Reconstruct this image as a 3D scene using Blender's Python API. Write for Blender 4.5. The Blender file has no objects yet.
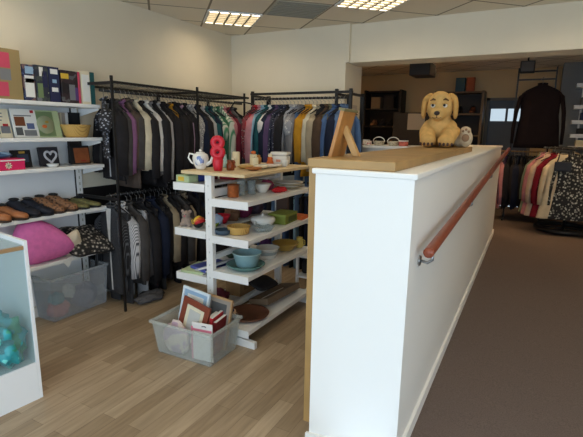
import bpy, bmesh, math, random
from math import sin, cos, pi, radians
from mathutils import Vector, Matrix, Euler, noise
random.seed(7)
S = bpy.context.scene
COL = S.collection

# ------------------------------------------------------------------ materials
def lin(c):
    c = c / 255.0
    return c / 12.92 if c <= 0.04045 else ((c + 0.055) / 1.055) ** 2.4
def rgb(r, g, b): return (lin(r), lin(g), lin(b), 1.0)
_m = {}
def mat(name, c, rough=0.6, metal=0.0, var=0.0, scale=12.0, bump=0.0, bscale=80.0, spec=0.4, sheen=0.0):
    if name in _m: return _m[name]
    m = bpy.data.materials.new(name); m.use_nodes = True
    nt = m.node_tree; b = nt.nodes['Principled BSDF']
    col = rgb(*c)
    b.inputs['Base Color'].default_value = col
    b.inputs['Roughness'].default_value = rough
    b.inputs['Metallic'].default_value = metal
    b.inputs['Specular IOR Level'].default_value = spec
    tc = nt.nodes.new('ShaderNodeTexCoord')
    if var > 0:
        n = nt.nodes.new('ShaderNodeTexNoise'); n.inputs['Scale'].default_value = scale
        n.inputs['Detail'].default_value = 4
        r = nt.nodes.new('ShaderNodeValToRGB')
        r.color_ramp.elements[0].position = 0.3; r.color_ramp.elements[1].position = 0.7
        r.color_ramp.elements[0].color = tuple(max(0, v * (1 - var)) for v in col[:3]) + (1,)
        r.color_ramp.elements[1].color = tuple(min(1, v * (1 + var)) for v in col[:3]) + (1,)
        nt.links.new(tc.outputs['Object'], n.inputs['Vector'])
        nt.links.new(n.outputs['Fac'], r.inputs['Fac'])
        nt.links.new(r.outputs['Color'], b.inputs['Base Color'])
    if bump > 0:
        n2 = nt.nodes.new('ShaderNodeTexNoise'); n2.inputs['Scale'].default_value = bscale
        n2.inputs['Detail'].default_value = 3
        bp = nt.nodes.new('ShaderNodeBump'); bp.inputs['Strength'].default_value = bump
        bp.inputs['Distance'].default_value = 0.01
        nt.links.new(tc.outputs['Object'], n2.inputs['Vector'])
        nt.links.new(n2.outputs['Fac'], bp.inputs['Height'])
        nt.links.new(bp.outputs['Normal'], b.inputs['Normal'])
    _m[name] = m
    return m

def spots(name, base, cols, scale=30.0, thr=0.45, rough=0.8, kind='VORONOI'):
    """two or three colour blotch pattern (prints, leopard, floral)"""
    if name in _m: return _m[name]
    m = bpy.data.materials.new(name); m.use_nodes = True
    nt = m.node_tree; b = nt.nodes['Principled BSDF']; b.inputs['Roughness'].default_value = rough
    tc = nt.nodes.new('ShaderNodeTexCoord')
    if kind == 'VORONOI':
        t = nt.nodes.new('ShaderNodeTexVoronoi'); t.inputs['Scale'].default_value = scale; out = t.outputs['Distance']
    elif kind == 'STRIPE':
        t = nt.nodes.new('ShaderNodeTexWave'); t.inputs['Scale'].default_value = scale
        t.bands_direction = 'X'; t.inputs['Distortion'].default_value = 0.0; out = t.outputs['Fac']
    else:
        t = nt.nodes.new('ShaderNodeTexNoise'); t.inputs['Scale'].default_value = scale; t.inputs['Detail'].default_value = 3; out = t.outputs['Fac']
    r = nt.nodes.new('ShaderNodeValToRGB'); r.color_ramp.interpolation = 'CONSTANT' if kind != 'STRIPE' else 'LINEAR'
    e = r.color_ramp.elements
    e[0].position = 0.0; e[0].color = rgb(*cols[0]); e[1].position = thr; e[1].color = rgb(*base)
    if len(cols) > 1:
        x = e.new(thr * 0.55); x.color = rgb(*cols[1])
    if len(cols) > 2:
        x = e.new(thr + (1 - thr) * 0.25); x.color = rgb(*cols[2])
    nt.links.new(tc.outputs['Object'], t.inputs['Vector']); nt.links.new(out, r.inputs['Fac'])
    nt.links.new(r.outputs['Color'], b.inputs['Base Color'])
    _m[name] = m
    return m

def clear(name, c, opaque=0.4, rough=0.35, tint=(235, 240, 240)):
    """thin translucent plastic or glass"""
    if name in _m: return _m[name]
    m = bpy.data.materials.new(name); m.use_nodes = True
    nt = m.node_tree; b = nt.nodes['Principled BSDF']
    b.inputs['Base Color'].default_value = rgb(*c); b.inputs['Roughness'].default_value = rough
    t = nt.nodes.new('ShaderNodeBsdfTransparent'); t.inputs['Color'].default_value = rgb(*tint)
    mx = nt.nodes.new('ShaderNodeMixShader'); mx.inputs['Fac'].default_value = opaque
    nt.links.new(t.outputs[0], mx.inputs[1]); nt.links.new(b.outputs[0], mx.inputs[2])
    nt.links.new(mx.outputs[0], nt.nodes['Material Output'].inputs['Surface'])
    _m[name] = m
    return m

def emit(name, c, strength):
    m = bpy.data.materials.new(name); m.use_nodes = True
    nt = m.node_tree; nt.nodes.remove(nt.nodes['Principled BSDF'])
    e = nt.nodes.new('ShaderNodeEmission'); e.inputs['Color'].default_value = rgb(*c); e.inputs['Strength'].default_value = strength
    nt.links.new(e.outputs[0], nt.nodes['Material Output'].inputs['Surface'])
    return m

def plank_mat():
    m = bpy.data.materials.new('vinyl_planks'); m.use_nodes = True
    nt = m.node_tree; b = nt.nodes['Principled BSDF']; b.inputs['Roughness'].default_value = 0.42
    b.inputs['Specular IOR Level'].default_value = 0.35
    tc = nt.nodes.new('ShaderNodeTexCoord'); mp = nt.nodes.new('ShaderNodeMapping')
    mp.inputs['Rotation'].default_value = (0, 0, radians(90))
    br = nt.nodes.new('ShaderNodeTexBrick'); br.offset = 0.37; br.inputs['Scale'].default_value = 1.0
    br.inputs['Brick Width'].default_value = 0.62; br.inputs['Row Height'].default_value = 0.1
    br.inputs['Mortar Size'].default_value = 0.0012; br.inputs['Mortar Smooth'].default_value = 0.3
    br.inputs['Color1'].default_value = rgb(181, 160, 133); br.inputs['Color2'].default_value = rgb(150, 129, 103)
    br.inputs['Mortar'].default_value = rgb(118, 98, 76); br.inputs['Bias'].default_value = 0.1
    mp2 = nt.nodes.new('ShaderNodeMapping'); mp2.inputs['Scale'].default_value = (26, 2.2, 1)
    ns = nt.nodes.new('ShaderNodeTexNoise'); ns.inputs['Scale'].default_value = 1.6; ns.inputs['Detail'].default_value = 6
    rp = nt.nodes.new('ShaderNodeValToRGB')
    rp.color_ramp.elements[0].position = 0.3; rp.color_ramp.elements[0].color = (0.8, 0.79, 0.77, 1)
    rp.color_ramp.elements[1].position = 0.7; rp.color_ramp.elements[1].color = (1.12, 1.12, 1.12, 1)
    mx = nt.nodes.new('ShaderNodeMix'); mx.data_type = 'RGBA'; mx.blend_type = 'MULTIPLY'; mx.inputs[0].default_value = 1
    L = nt.links.new
    L(tc.outputs['Object'], mp.inputs['Vector']); L(mp.outputs[0], br.inputs['Vector'])
    L(tc.outputs['Object'], mp2.inputs['Vector']); L(mp2.outputs[0], ns.inputs['Vector'])
    L(ns.outputs['Fac'], rp.inputs['Fac']); L(br.outputs['Color'], mx.inputs[6]); L(rp.outputs['Color'], mx.inputs[7])
    L(mx.outputs[2], b.inputs['Base Color'])
    return m

def ceiling_mat():
    """tiles of a suspended ceiling, grid turned 45 degrees to the walls"""
    m = bpy.data.materials.new('ceiling_tiles'); m.use_nodes = True
    nt = m.node_tree; b = nt.nodes['Principled BSDF']; b.inputs['Roughness'].default_value = 0.9
    tc = nt.nodes.new('ShaderNodeTexCoord'); mp = nt.nodes.new('ShaderNodeMapping')
    mp.vector_type = 'POINT'
    mp.inputs['Rotation'].default_value = (0, 0, radians(-45))
    mp.inputs['Location'].default_value = (-0.505, 0.0, 0)
    # after rotation: x = (X+Y)/sqrt2 , y = (Y-X)/sqrt2
    br = nt.nodes.new('ShaderNodeTexBrick'); br.offset = 0.0; br.inputs['Scale'].default_value = 1.0
    br.inputs['Brick Width'].default_value = T; br.inputs['Row Height'].default_value = T
    br.inputs['Mortar Size'].default_value = 0.011; br.inputs['Mortar Smooth'].default_value = 0.1
    br.inputs['Color1'].default_value = rgb(232, 222, 202); br.inputs['Color2'].default_value = rgb(226, 216, 195)
    br.inputs['Mortar'].default_value = rgb(140, 130, 110)
    L = nt.links.new
    ad = nt.nodes.new('ShaderNodeVectorMath'); ad.operation = 'ADD'
    ad.inputs[1].default_value = (5.6, (-4.775) % T + 5.6 - T, 0)
    L(tc.outputs['Object'], mp.inputs['Vector']); L(mp.outputs[0], ad.inputs[0]); L(ad.outputs[0], br.inputs['Vector'])
    L(br.outputs['Color'], b.inputs['Base Color'])
    return m
T = 0.56

# ------------------------------------------------------------------ mesh building
class MB:
    """collects shapes into ONE mesh, several material slots allowed"""
    def __init__(s): s.bm = bmesh.new(); s.mats = []; s.M = Matrix.Identity(4)
    def mi(s, m):
        if m not in s.mats: s.mats.append(m)
        return s.mats.index(m)
    def put(s, vs, fs, m, smooth=False):
        k = s.mi(m); bv = [s.bm.verts.new(s.M @ Vector(v)) for v in vs]
        for f in fs:
            try:
                q = s.bm.faces.new([bv[i] for i in f]); q.material_index = k; q.smooth = smooth
            except ValueError: pass
        return s
    def box(s, x0, x1, y0, y1, z0, z1, m, bev=0.0):
        if bev > 0:
            t = bmesh.new()
            bmesh.ops.create_cube(t, size=1.0)
            for v in t.verts: v.co = Vector(((x0 + x1) / 2 + v.co.x * (x1 - x0), (y0 + y1) / 2 + v.co.y * (y1 - y0), (z0 + z1) / 2 + v.co.z * (z1 - z0)))
            bmesh.ops.bevel(t, geom=t.edges[:], offset=bev, segments=2, affect='EDGES', profile=0.5)
            t.verts.index_update()
            s.put([v.co.copy() for v in t.verts], [[v.index for v in f.verts] for f in t.faces], m); t.free(); return s
        vs = [(x0, y0, z0), (x1, y0, z0), (x1, y1, z0), (x0, y1, z0), (x0, y0, z1), (x1, y0, z1), (x1, y1, z1), (x0, y1, z1)]
        return s.put(vs, [(3, 2, 1, 0), (4, 5, 6, 7), (0, 1, 5, 4), (1, 2, 6, 5), (2, 3, 7, 6), (3, 0, 4, 7)], m)
    def prism(s, pts, axis, a, b, m, smooth=False):
        n = len(pts)
        def P(p, t): return (t, p[0], p[1]) if axis == 'x' else ((p[0], t, p[1]) if axis == 'y' else (p[0], p[1], t))
        vs = [P(p, a) for p in pts] + [P(p, b) for p in pts]
        fs = [list(range(n))[::-1], list(range(n, 2 * n))] + [(i, (i + 1) % n, n + (i + 1) % n, n + i) for i in range(n)]
        return s.put(vs, fs, m, smooth)
    def lathe(s, prof, m, n=28, c=(0, 0, 0), sx=1.0, sy=1.0):
        vs = []; fs = []
        for r, z in prof:
            for i in range(n):
                a = 2 * pi * i / n; vs.append((c[0] + r * cos(a) * sx, c[1] + r * sin(a) * sy, c[2] + z))
        for j in range(len(prof) - 1):
            for i in range(n): fs.append((j * n + i, j * n + (i + 1) % n, (j + 1) * n + (i + 1) % n, (j + 1) * n + i))
        if prof[0][0] > 1e-5: fs.append(list(range(n))[::-1])
        if prof[-1][0] > 1e-5: fs.append(list(range((len(prof) - 1) * n, len(prof) * n)))
        return s.put(vs, fs, m, True)
    def tube(s, path, r, m, n=10, closed=False, flat=1.0):
        P = [Vector(p) for p in path]; R = r if isinstance(r, (list, tuple)) else [r] * len(P)
        vs = []; fs = []; up = Vector((0, 0, 1)); prev = None
        for i, p in enumerate(P):
            if closed: d = P[(i + 1) % len(P)] - P[i - 1]
            else: d = P[min(i + 1, len(P) - 1)] - P[max(i - 1, 0)]
            d.normalize()
            if prev is None:
                a = d.cross(up)
                if a.length < 0.05: a = d.cross(Vector((0, 1, 0)))
            else: a = prev - d * prev.dot(d)
            a.normalize(); prev = a; b = d.cross(a)
            for k in range(n):
                t = 2 * pi * k / n; vs.append(p + a * (R[i] * cos(t)) + b * (R[i] * sin(t) * flat))
        k2 = len(P)
        for i in range(k2 if closed else k2 - 1):
            j = (i + 1) % k2
            for k in range(n): fs.append((i * n + k, i * n + (k + 1) % n, j * n + (k + 1) % n, j * n + k))
        if not closed: fs += [list(range(n))[::-1], list(range((k2 - 1) * n, k2 * n))]
        return s.put(vs, fs, m, True)
    def ball(s, c, r, m, n=20, k=12, rot=None):
        R = Euler(rot).to_matrix() if rot else Matrix.Identity(3)
        r = r if isinstance(r, (list, tuple)) else (r, r, r)
        vs = []; fs = []
        for j in range(k + 1):
            f = pi * j / k
            for i in range(n):
                a = 2 * pi * i / n
                vs.append(Vector(c) + R @ Vector((r[0] * sin(f) * cos(a), r[1] * sin(f) * sin(a), r[2] * cos(f))))
        for j in range(k):
            for i in range(n): fs.append((j * n + i, (j + 1) * n + i, (j + 1) * n + (i + 1) % n, j * n + (i + 1) % n))
        return s.put(vs, fs, m, True)
    def puff(s, outline, thick, m, rings=8, wob=0.0):
        """cushion in the x-z plane, puffed along y; outline is (x, z) about the origin"""
        n = len(outline)
        for sd in (1, -1):
            vs = []; fs = []
            for j in range(rings + 1):
                q = j / rings; h = thick * (max(0, 1 - q ** 3)) ** 0.6
                for i, (x, z) in enumerate(outline):
                    vs.append((x * q, sd * (h + wob * noise.noise(Vector((x * q * 14, z * q * 14, sd)))), z * q))
            for j in range(rings):
                for i in range(n):
                    f = (j * n + i, j * n + (i + 1) % n, (j + 1) * n + (i + 1) % n, (j + 1) * n + i)
                    fs.append(f if sd < 0 else f[::-1])
            s.put(vs, fs, m, True)
        return s
    def build(s, name, parent=None, loc=(0, 0, 0), rot=(0, 0, 0), bev=0.0, weld=True):
        if weld: bmesh.ops.remove_doubles(s.bm, verts=s.bm.verts[:], dist=1e-5)
        bmesh.ops.recalc_face_normals(s.bm, faces=s.bm.faces[:])
        me = bpy.data.meshes.new(name); s.bm.to_mesh(me); s.bm.free()
        for m in s.mats: me.materials.append(m)
        o = bpy.data.objects.new(name, me); COL.objects.link(o)
        o.location = loc; o.rotation_euler = rot
        if parent: o.parent = parent
        if bev > 0:
            b = o.modifiers.new('bevel', 'BEVEL'); b.width = bev; b.segments = 2; b.limit_method = 'ANGLE'
        return o

def tag(o, label, cat, group=None, kind=None):
    o['label'] = label; o['category'] = cat
    if group: o['group'] = group
    if kind: o['kind'] = kind
    return o
def thing(name, label, cat, loc=(0, 0, 0), rot=(0, 0, 0), group=None):
    o = bpy.data.objects.new(name, None); COL.objects.link(o); o.empty_display_size = 0.1
    o.location = loc; o.rotation_euler = rot
    return tag(o, label, cat, group)
def struct(o): o['kind'] = 'structure'; return o
def copy_tree(o, parent=None):
    c = o.copy(); COL.objects.link(c)
    if parent: c.parent = parent
    for ch in [x for x in bpy.data.objects if x.parent == o]: copy_tree(ch, c)
    return c
def organic(parts_fn, name, m, parent=None, loc=(0, 0, 0), rot=(0, 0, 0), voxel=0.01, smooth=6):
    """unions overlapping volumes into one continuous smooth surface"""
    b = MB(); parts_fn(b); o = b.build(name, weld=False)
    r = o.modifiers.new('r', 'REMESH'); r.mode = 'VOXEL'; r.voxel_size = voxel
    q = o.modifiers.new('s', 'SMOOTH'); q.iterations = smooth; q.factor = 0.5
    dg = bpy.context.evaluated_depsgraph_get()
    me = bpy.data.meshes.new_from_object(o.evaluated_get(dg)); old = o.data
    o.modifiers.clear(); o.data = me; bpy.data.meshes.remove(old)
    me.materials.clear(); me.materials.append(m)
    for p in me.polygons: p.use_smooth = True
    o.location = loc; o.rotation_euler = rot
    if parent: o.parent = parent
    return o

# ------------------------------------------------------------------ base palette
white_paint = mat('white_paint', (234, 232, 227), 0.55)
wall_paint = mat('cream_wall_paint', (226, 216, 194), 0.8, var=0.03, scale=2)
back_paint = mat('back_room_paint', (206, 180, 138), 0.85)
white_metal = mat('white_metal', (232, 232, 230), 0.35)
white_lam = mat('white_laminate', (236, 238, 240), 0.4)
black_metal = mat('black_metal', (26, 25, 26), 0.45)
chrome = mat('brushed_metal', (150, 150, 150), 0.35, metal=0.9)
mdf = mat('varnished_board', (166, 132, 82), 0.45, var=0.12, scale=5)
ply = mat('pale_wood', (214, 190, 148), 0.5, var=0.1, scale=6)
dark_wood = mat('dark_wood', (60, 42, 32), 0.5, var=0.2, scale=8)

XL, YB, ZC = -3.585, 4.89, 2.76       # left wall, back wall, ceiling
XR, YF, YFAR = 2.2, -1.6, 9.5
BF0, BF1, ZB = 4.93, 5.27, 2.35       # beam front, back, underside
PX0, PX1, PY0, PY1, PZ = -0.875, -0.425, 1.83, 6.7, 1.405   # partition
def ramp(y): return max(0.0, min(0.2, 0.07 + 0.0277 * (y - 2.04)))

# ------------------------------------------------------------------ the setting
fl = MB().box(XL, PX0 + 0.2, YF, YB + 0.06, -0.08, 0, plank_mat()).build('floor'); struct(fl)
carpet = mat('dark_carpet', (114, 100, 93), 0.95, var=0.22, scale=160, bump=0.5, bscale=420, spec=0.1)
b = MB(); ys = [YF, -0.48] + [i * 0.4 for i in range(0, 17)] + [6.74, YFAR]
pts = [(YF, -0.1)] + [(y, ramp(y) + (0.002 if y < -0.4 else 0)) for y in ys] + [(YFAR, -0.1)]
b.prism(pts, 'x', PX1 - 0.05, XR, carpet); struct(b.build('floor'))
struct(MB().box(XL, PX1 - 0.05, BF1 - 0.3, YFAR, -0.1, 0.2, carpet).build('floor'))
struct(MB().box(XL - 0.15, XL, YF, YB + 0.15, -0.08, ZC, wall_paint).build('wall_left'))
struct(MB().box(XL, -2.0, YB, 5.42, 0, ZC, wall_paint).build('wall_back'))
struct(MB().box(-2.0, XR, BF0, BF1, ZB, ZC, wall_paint).build('trim_1', bev=0.006))
struct(MB().box(-2.0, -1.96, YB - 0.012, 4.93, ZB, ZC, wall_paint).build('trim_2'))
b = MB(); WR0, WR1 = -1.3, 0.9      # unseen window added to brighten the partition side and carpet
b.box(XR, XR + 0.15, YF, WR0, -0.08, ZC, wall_paint); b.box(XR, XR + 0.15, WR1, YFAR, -0.08, ZC, wall_paint)
b.box(XR, XR + 0.15, WR0, WR1, -0.08, 0.35, wall_paint); b.box(XR, XR + 0.15, WR0, WR1, 2.4, ZC, wall_paint)
struct(b.build('wall_right'))
b = MB()
for z0, z1 in ((0.35, 0.4), (2.35, 2.4)): b.box(XR + 0.05, XR + 0.1, WR0, WR1, z0, z1, white_metal)
for y0 in (WR0, WR1 - 0.05): b.box(XR + 0.05, XR + 0.1, y0, y0 + 0.05, 0.4, 2.35, white_metal)
struct(b.build('window_3'))
struct(MB().box(XL - 0.15, XR + 0.15, YF, YFAR + 0.15, ZC, ZC + 0.06, ceiling_mat()).build('ceiling'))
# back room shell
struct(MB().box(XL - 0.15, XL, 5.27, YFAR, 0, ZC, back_paint).build('wall_back_room_left'))
b = MB()   # far wall with a door opening
DX0, DX1, DZ = -0.95, -0.12, 2.25
b.box(XL, DX0, YFAR, YFAR + 0.12, 0, ZC, back_paint); b.box(DX1, XR, YFAR, YFAR + 0.12, 0, ZC, back_paint); b.box(DX0, DX1, YFAR, YFAR + 0.12, DZ, ZC, back_paint)
struct(b.build('wall_far'))
grey_wall = mat('grey_wall', (120, 126, 130), 0.7)
struct(MB().box(0.245, XR, 8.95, YFAR, 0.2, ZC, grey_wall).build('wall_grey_return'))
struct(MB().box(XL, XR, 6.2, 6.45, 2.55, ZC, mat('dark_beam', (70, 62, 54), 0.8)).build('trim_3'))
# door in the far wall
dd = MB(); blue = mat('slate_blue_door', (74, 84, 98), 0.5)
dd.box(DX0 + 0.06, DX1 - 0.06, YFAR + 0.03, YFAR + 0.07, 0.2, 1.82, blue); dd.box(DX0 + 0.06, DX1 - 0.06, YFAR + 0.03, YFAR + 0.07, 2.05, 2.2, blue)
dd.box(DX0 + 0.06, -0.86, YFAR + 0.03, YFAR + 0.07, 1.82, 2.05, blue); dd.box(-0.60, -0.56, YFAR + 0.03, YFAR + 0.07, 1.82, 2.05, blue); dd.box(-0.26, DX1 - 0.06, YFAR + 0.03, YFAR + 0.07, 1.82, 2.05, blue)
door = struct(dd.build('door_1'))
MB().box(-0.86, -0.60, YFAR + 0.045, YFAR + 0.055, 1.82, 2.05, emit('daylit_pane', (206, 226, 240), 0.6)).build('door_pane', door)
MB().box(-0.56, -0.26, YFAR + 0.045, YFAR + 0.055, 1.82, 2.05, bpy.data.materials['daylit_pane']).build('door_pane', door)
b = MB(); fm = mat('door_frame_grey', (110, 104, 96), 0.6)
b.box(DX0, DX0 + 0.06, YFAR - 0.02, YFAR + 0.1, 0.2, DZ, fm); b.box(DX1 - 0.06, DX1, YFAR - 0.02, YFAR + 0.1, 0.2, DZ, fm); b.box(DX0, DX1, YFAR - 0.02, YFAR + 0.1, DZ - 0.05, DZ, fm)
b.build('door_frame', door)
MB().tube([(-0.27, YFAR + 0.02, 1.2), (-0.27, YFAR - 0.02, 1.2), (-0.37, YFAR - 0.02, 1.2)], 0.009, chrome).build('door_handle', door)
# front wall of the shop: big display windows, behind the camera
b = MB()
b.box(XL, XR, YF - 0.15, YF, -0.08, 0.35, wall_paint); b.box(XL, XR, YF - 0.15, YF, 2.5, ZC, wall_paint)
for x0, x1 in ((XL, XL + 0.12), (-1.3, -1.18), (XR - 0.12, XR)): b.box(x0, x1, YF - 0.15, YF, 0.35, 2.5, wall_paint)
struct(b.build('wall_front'))
for i, (x0, x1) in enumerate(((XL + 0.12, -1.3), (-1.18, XR - 0.12))):
    b = MB()
    for z0, z1 in ((0.35, 0.4), (2.45, 2.5)): b.box(x0, x1, YF - 0.1, YF - 0.05, z0, z1, white_metal)
    for q0, q1 in ((x0, x0 + 0.05), (x1 - 0.05, x1)): b.box(q0, q1, YF - 0.1, YF - 0.05, 0.4, 2.45, white_metal)
    struct(b.build('window_%d' % (i + 1)))

# ------------------------------------------------------------------ partition
struct(MB().box(PX0, PX1, PY0, PY1, 0, PZ, white_paint).build('wall_partition'))
cap = MB().box(PX0 - 0.015, PX1 + 0.014, PY0 - 0.014, PY1 + 0.014, PZ, PZ + 0.025, white_paint).build('trim_4', bev=0.006); struct(cap)
b = MB()   # skirting follows the rising carpet
b.prism([(PY0 - 0.014, 0.0), (PY1 + 0.01, 0.0), (PY1 + 0.01, ramp(PY1) + 0.07), (PY0 - 0.014, ramp(PY0) + 0.07)], 'x', PX1, PX1 + 0.016, white_paint)
b.prism([(PX0 - 0.015, 0.0), (PX1 + 0.016, 0.0), (PX1 + 0.016, ramp(PY0) + 0.07), (PX0 - 0.015, 0.07)], 'y', PY0 - 0.016, PY0, white_paint)
struct(b.build('baseboard_partition'))
struct(MB().box(PX0 - 0.05, PX0, PY0 + 0.03, PY1, 0.1, PZ + 0.025, mdf).build('trim_5', bev=0.003))
struct(MB().box(XL, XL + 0.014, YF, YB, 0, 0.09, white_paint).build('baseboard_left'))
struct(MB().box(XL, -2.0, YB - 0.014, YB, 0, 0.09, white_paint).build('baseboard_back'))
BZ = PZ + 0.025
BT = BZ + 0.042
tag(MB().box(PX0 - 0.052, -0.515, PY0 + 0.02, 4.35, BZ, BT, mdf).build('wooden_board', bev=0.004), 'long varnished wooden board lying along the top of the white half wall', 'board')

hr = thing('handrail', 'round red-brown wooden handrail sloping up along the white half wall', 'handrail', (PX1 + 0.06, 1.92, 0))
rail_wood = mat('red_brown_wood', (138, 70, 48), 0.35, var=0.12, scale=20)
def rz(y): return 1.083 + 0.0525 * (y - 1.92)
MB().tube([(0, 0, rz(1.92)), (0, 0.004, rz(1.92)), (0, 4.75, rz(6.67)), (0, 5.4, rz(7.32))], 0.0235, rail_wood, 18).build('rail', hr)
for y in (2.02, 3.35, 4.8, 6.4):
    b = MB(); z = rz(y) - 0.024; yy = y - 1.92
    b.tube([(-0.06, yy, z - 0.05), (-0.02, yy, z - 0.055), (0, yy, z - 0.04), (0, yy, z + 0.004)], 0.007, chrome, 8)
    b.M = Matrix.Translation((-0.058, yy, z - 0.05)) @ Matrix.Rotation(pi / 2, 4, 'Y')
    b.lathe([(0.0, -0.002), (0.026, -0.002), (0.024, 0.006), (0, 0.007)], chrome, 16)
    b.build('bracket', hr)

# ------------------------------------------------------------------ ceiling fittings
diff = emit('fluorescent_diffuser', (255, 234, 200), 7.8)
added_back_diff = emit('added_back_room_diffuser', (255, 212, 158), 20.0)  # glow of the unseen panels added to brighten the back room
diff_off = mat('vent_grey', (176, 174, 160), 0.6)
def at_tile(i, j):
    n = 0.785 + T * i; v = -5.055 + T * j
    return (0.70711 * (n + v), 0.70711 * (n - v), ZC)
louv = mat('louvre_metal', (120, 114, 98), 0.4)
def troffer(i, j, label, dm=None):
    t = thing('ceiling_light', label, 'ceiling light', at_tile(i, j), (0, 0, radians(45)), 'recessed ceiling lights')
    h = T / 2 - 0.012
    b = MB()
    for q in (-1, 1):
        b.box(q * h - 0.012, q * h + 0.012, -h, h, -0.014, -0.001, white_metal); b.box(-h, h, q * h - 0.012, q * h + 0.012, -0.014, -0.001, white_metal)
    b.build('frame', t)
    MB().box(-h + 0.012, h - 0.012, -h + 0.012, h - 0.012, -0.004, -0.001, dm or diff).build('diffuser', t)
    b = MB()
    for k in range(1, 5): b.box(-h + 2 * h * k / 5 - 0.009, -h + 2 * h * k / 5 + 0.009, -h, h, -0.02, -0.005, louv)
    for k in range(1, 7): b.box(-h, h, -h + 2 * h * k / 7 - 0.009, -h + 2 * h * k / 7 + 0.009, -0.02, -0.005, louv)
    b.build('louvre', t)
troffer(0, 0, 'lit square ceiling light near the corner above the left clothes rail')
troffer(2, 2, 'lit square ceiling light close to the beam above the opening')
troffer(4, 4, 'added unseen lit square ceiling light above the carpeted ramp beside the beam')  # this panel and those below are out of view, added for the light level
troffer(-3, 3, 'added unseen lit square ceiling light above the left wall shelves')
troffer(-1, 5, 'added unseen lit square ceiling light above the near end of the half wall')
troffer(1, 7, 'added unseen lit square ceiling light above the near end of the ramp')
troffer(6, 6, 'added unseen lit square ceiling light beside the right wall next to the beam')  # this and the next are added to light the partition's right side
troffer(3, 9, 'added unseen lit square ceiling light beside the right wall above the ramp')
troffer(-2, 10, 'added unseen lit square ceiling light inside the shop front above the ramp')
troffer(-4, 8, 'added unseen lit square ceiling light inside the shop front above the wooden floor')
troffer(8, 2, 'added unseen lit square ceiling light in the back room near the right wall', added_back_diff)  # back room panels sit hidden behind the beam, added to brighten the room
troffer(4, -4, 'added unseen lit square ceiling light in the back room near its left wall', added_back_diff)
troffer(6, -2, 'added unseen lit square ceiling light in the middle of the back room', added_back_diff)
troffer(7, 1, 'added unseen lit square ceiling light in the back room above the garment rack', added_back_diff)
v = thing('ceiling_vent', 'grey square air vent in the ceiling between the two lit panels', 'vent', at_tile(1, 1), (0, 0, radians(45)))
h = T / 2 - 0.012
MB().box(-h, h, -h, h, -0.006, -0.001, diff_off).build('plate', v)
b = MB()
for k in range(9):
    y = -h + 0.03 + k * (2 * h - 0.06) / 8
    b.box(-h + 0.02, h - 0.02, y - 0.016, y + 0.004, -0.014, -0.007, mat('vent_slat', (140, 140, 130), 0.5))
b.build('slat_grille', v)

# ------------------------------------------------------------------ left wall shelving
SF = -3.285; SY0, SY1 = 1.55, 2.60
SZ = [1.779, 1.508, 1.280, 0.912, 0.531]
sh = thing('wall_shelving', 'white wall shelving bay of five shelves holding books, shoes and cushions', 'shelving', (XL, SY0, 0))
MB().box(0.001, 0.012, -0.6, SY1 - SY0 - 0.02, 0.1, 1.78, white_lam).build('back_panel', sh)
for y in (0.0, SY1 - SY0 - 0.08):
    b = MB(); b.box(0.012, 0.04, y, y + 0.05, 0.08, 1.80, white_metal)
    for k in range(30): b.box(0.0395, 0.041, y + 0.02, y + 0.03, 0.15 + k * 0.055, 0.175 + k * 0.055, diff_off)
    b.build('upright', sh)
for z in SZ:
    o = MB().box(0.012, SF - XL, -0.6, SY1 - SY0 + 0.01, z - 0.028, z, white_metal).build('shelf', sh, bev=0.003)
    b = MB(); b.prism([(0.03, z - 0.03), (SF - XL - 0.002, z - 0.03), (SF - XL - 0.002, z - 0.045), (0.03, z - 0.1)], 'y', SY1 - SY0 - 0.012, SY1 - SY0 - 0.008, white_metal)
    b.build('bracket', o)

def block(name, label, cat, loc, sx, sy, sz, m, patches=(), rot=(0, 0, 0), group=None, spine=None):
    """boxes, books and boxed games standing at loc (base centre); patches on the +x face: (y0,y1,z0,z1,material) as fractions"""
    t = thing(name, label, cat, loc, rot, group)
    MB().box(-sx / 2, sx / 2, -sy / 2, sy / 2, 0, sz, m, 0.003).build('case', t)
    if patches:
        b = MB()
        for y0, y1, z0, z1, pm in patches:
            b.box(sx / 2 - 0.001, sx / 2 + 0.0012, -sy / 2 + y0 * sy, -sy / 2 + y1 * sy, z0 * sz, z1 * sz, pm)
        b.build('cover_picture', t)
    if spine:
        b = MB()
        for x0, x1, z0, z1, pm in spine:
            b.box(-sx / 2 + x0 * sx, -sx / 2 + x1 * sx, -sy / 2 - 0.0012, -sy / 2 + 0.001, z0 * sz, z1 * sz, pm)
        b.build('end_picture', t)
    return t
C = {}
def c(name, *v): return mat('dye_' + name, v, 0.65)
pink = c('pink', 196, 72, 98); tan = c('tan', 150, 130, 88); navy = c('navy', 32, 38, 74); cream = c('cream', 222, 212, 184)
blk = c('black', 22, 22, 24); red = c('red', 176, 32, 40); teal = c('teal', 28, 82, 84); grn = c('green', 112, 132, 92)
lgrn = c('light_green', 176, 192, 150); wht = c('white', 226, 226, 222); yel = c('yellow', 212, 176, 60); brn = c('brown', 120, 68, 40)
grey = c('grey', 120, 122, 126); lblue = c('light_blue', 150, 180, 206); org = c('orange', 206, 104, 48); mgrey = c('mid_grey', 84, 86, 88); purp = c('purple', 92, 64, 120)
G1 = 'boxed games and books on the top wall shelf'
z = SZ[0]; X = -3.40
block('game_box', 'large khaki box with pink circles, first on the top wall shelf', 'box', (X, 1.885, z), 0.16, 0.20, 0.345, tan,
      ((0.1, 0.5, 0.06, 0.34, pink), (0.15, 0.62, 0.62, 0.92, pink), (0.25, 0.62, 0.38, 0.6, grey)), spine=((0.25, 0.75, 0.64, 0.92, pink), (0.3, 0.8, 0.06, 0.34, pink), (0.2, 0.8, 0.38, 0.6, grey)))
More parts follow.
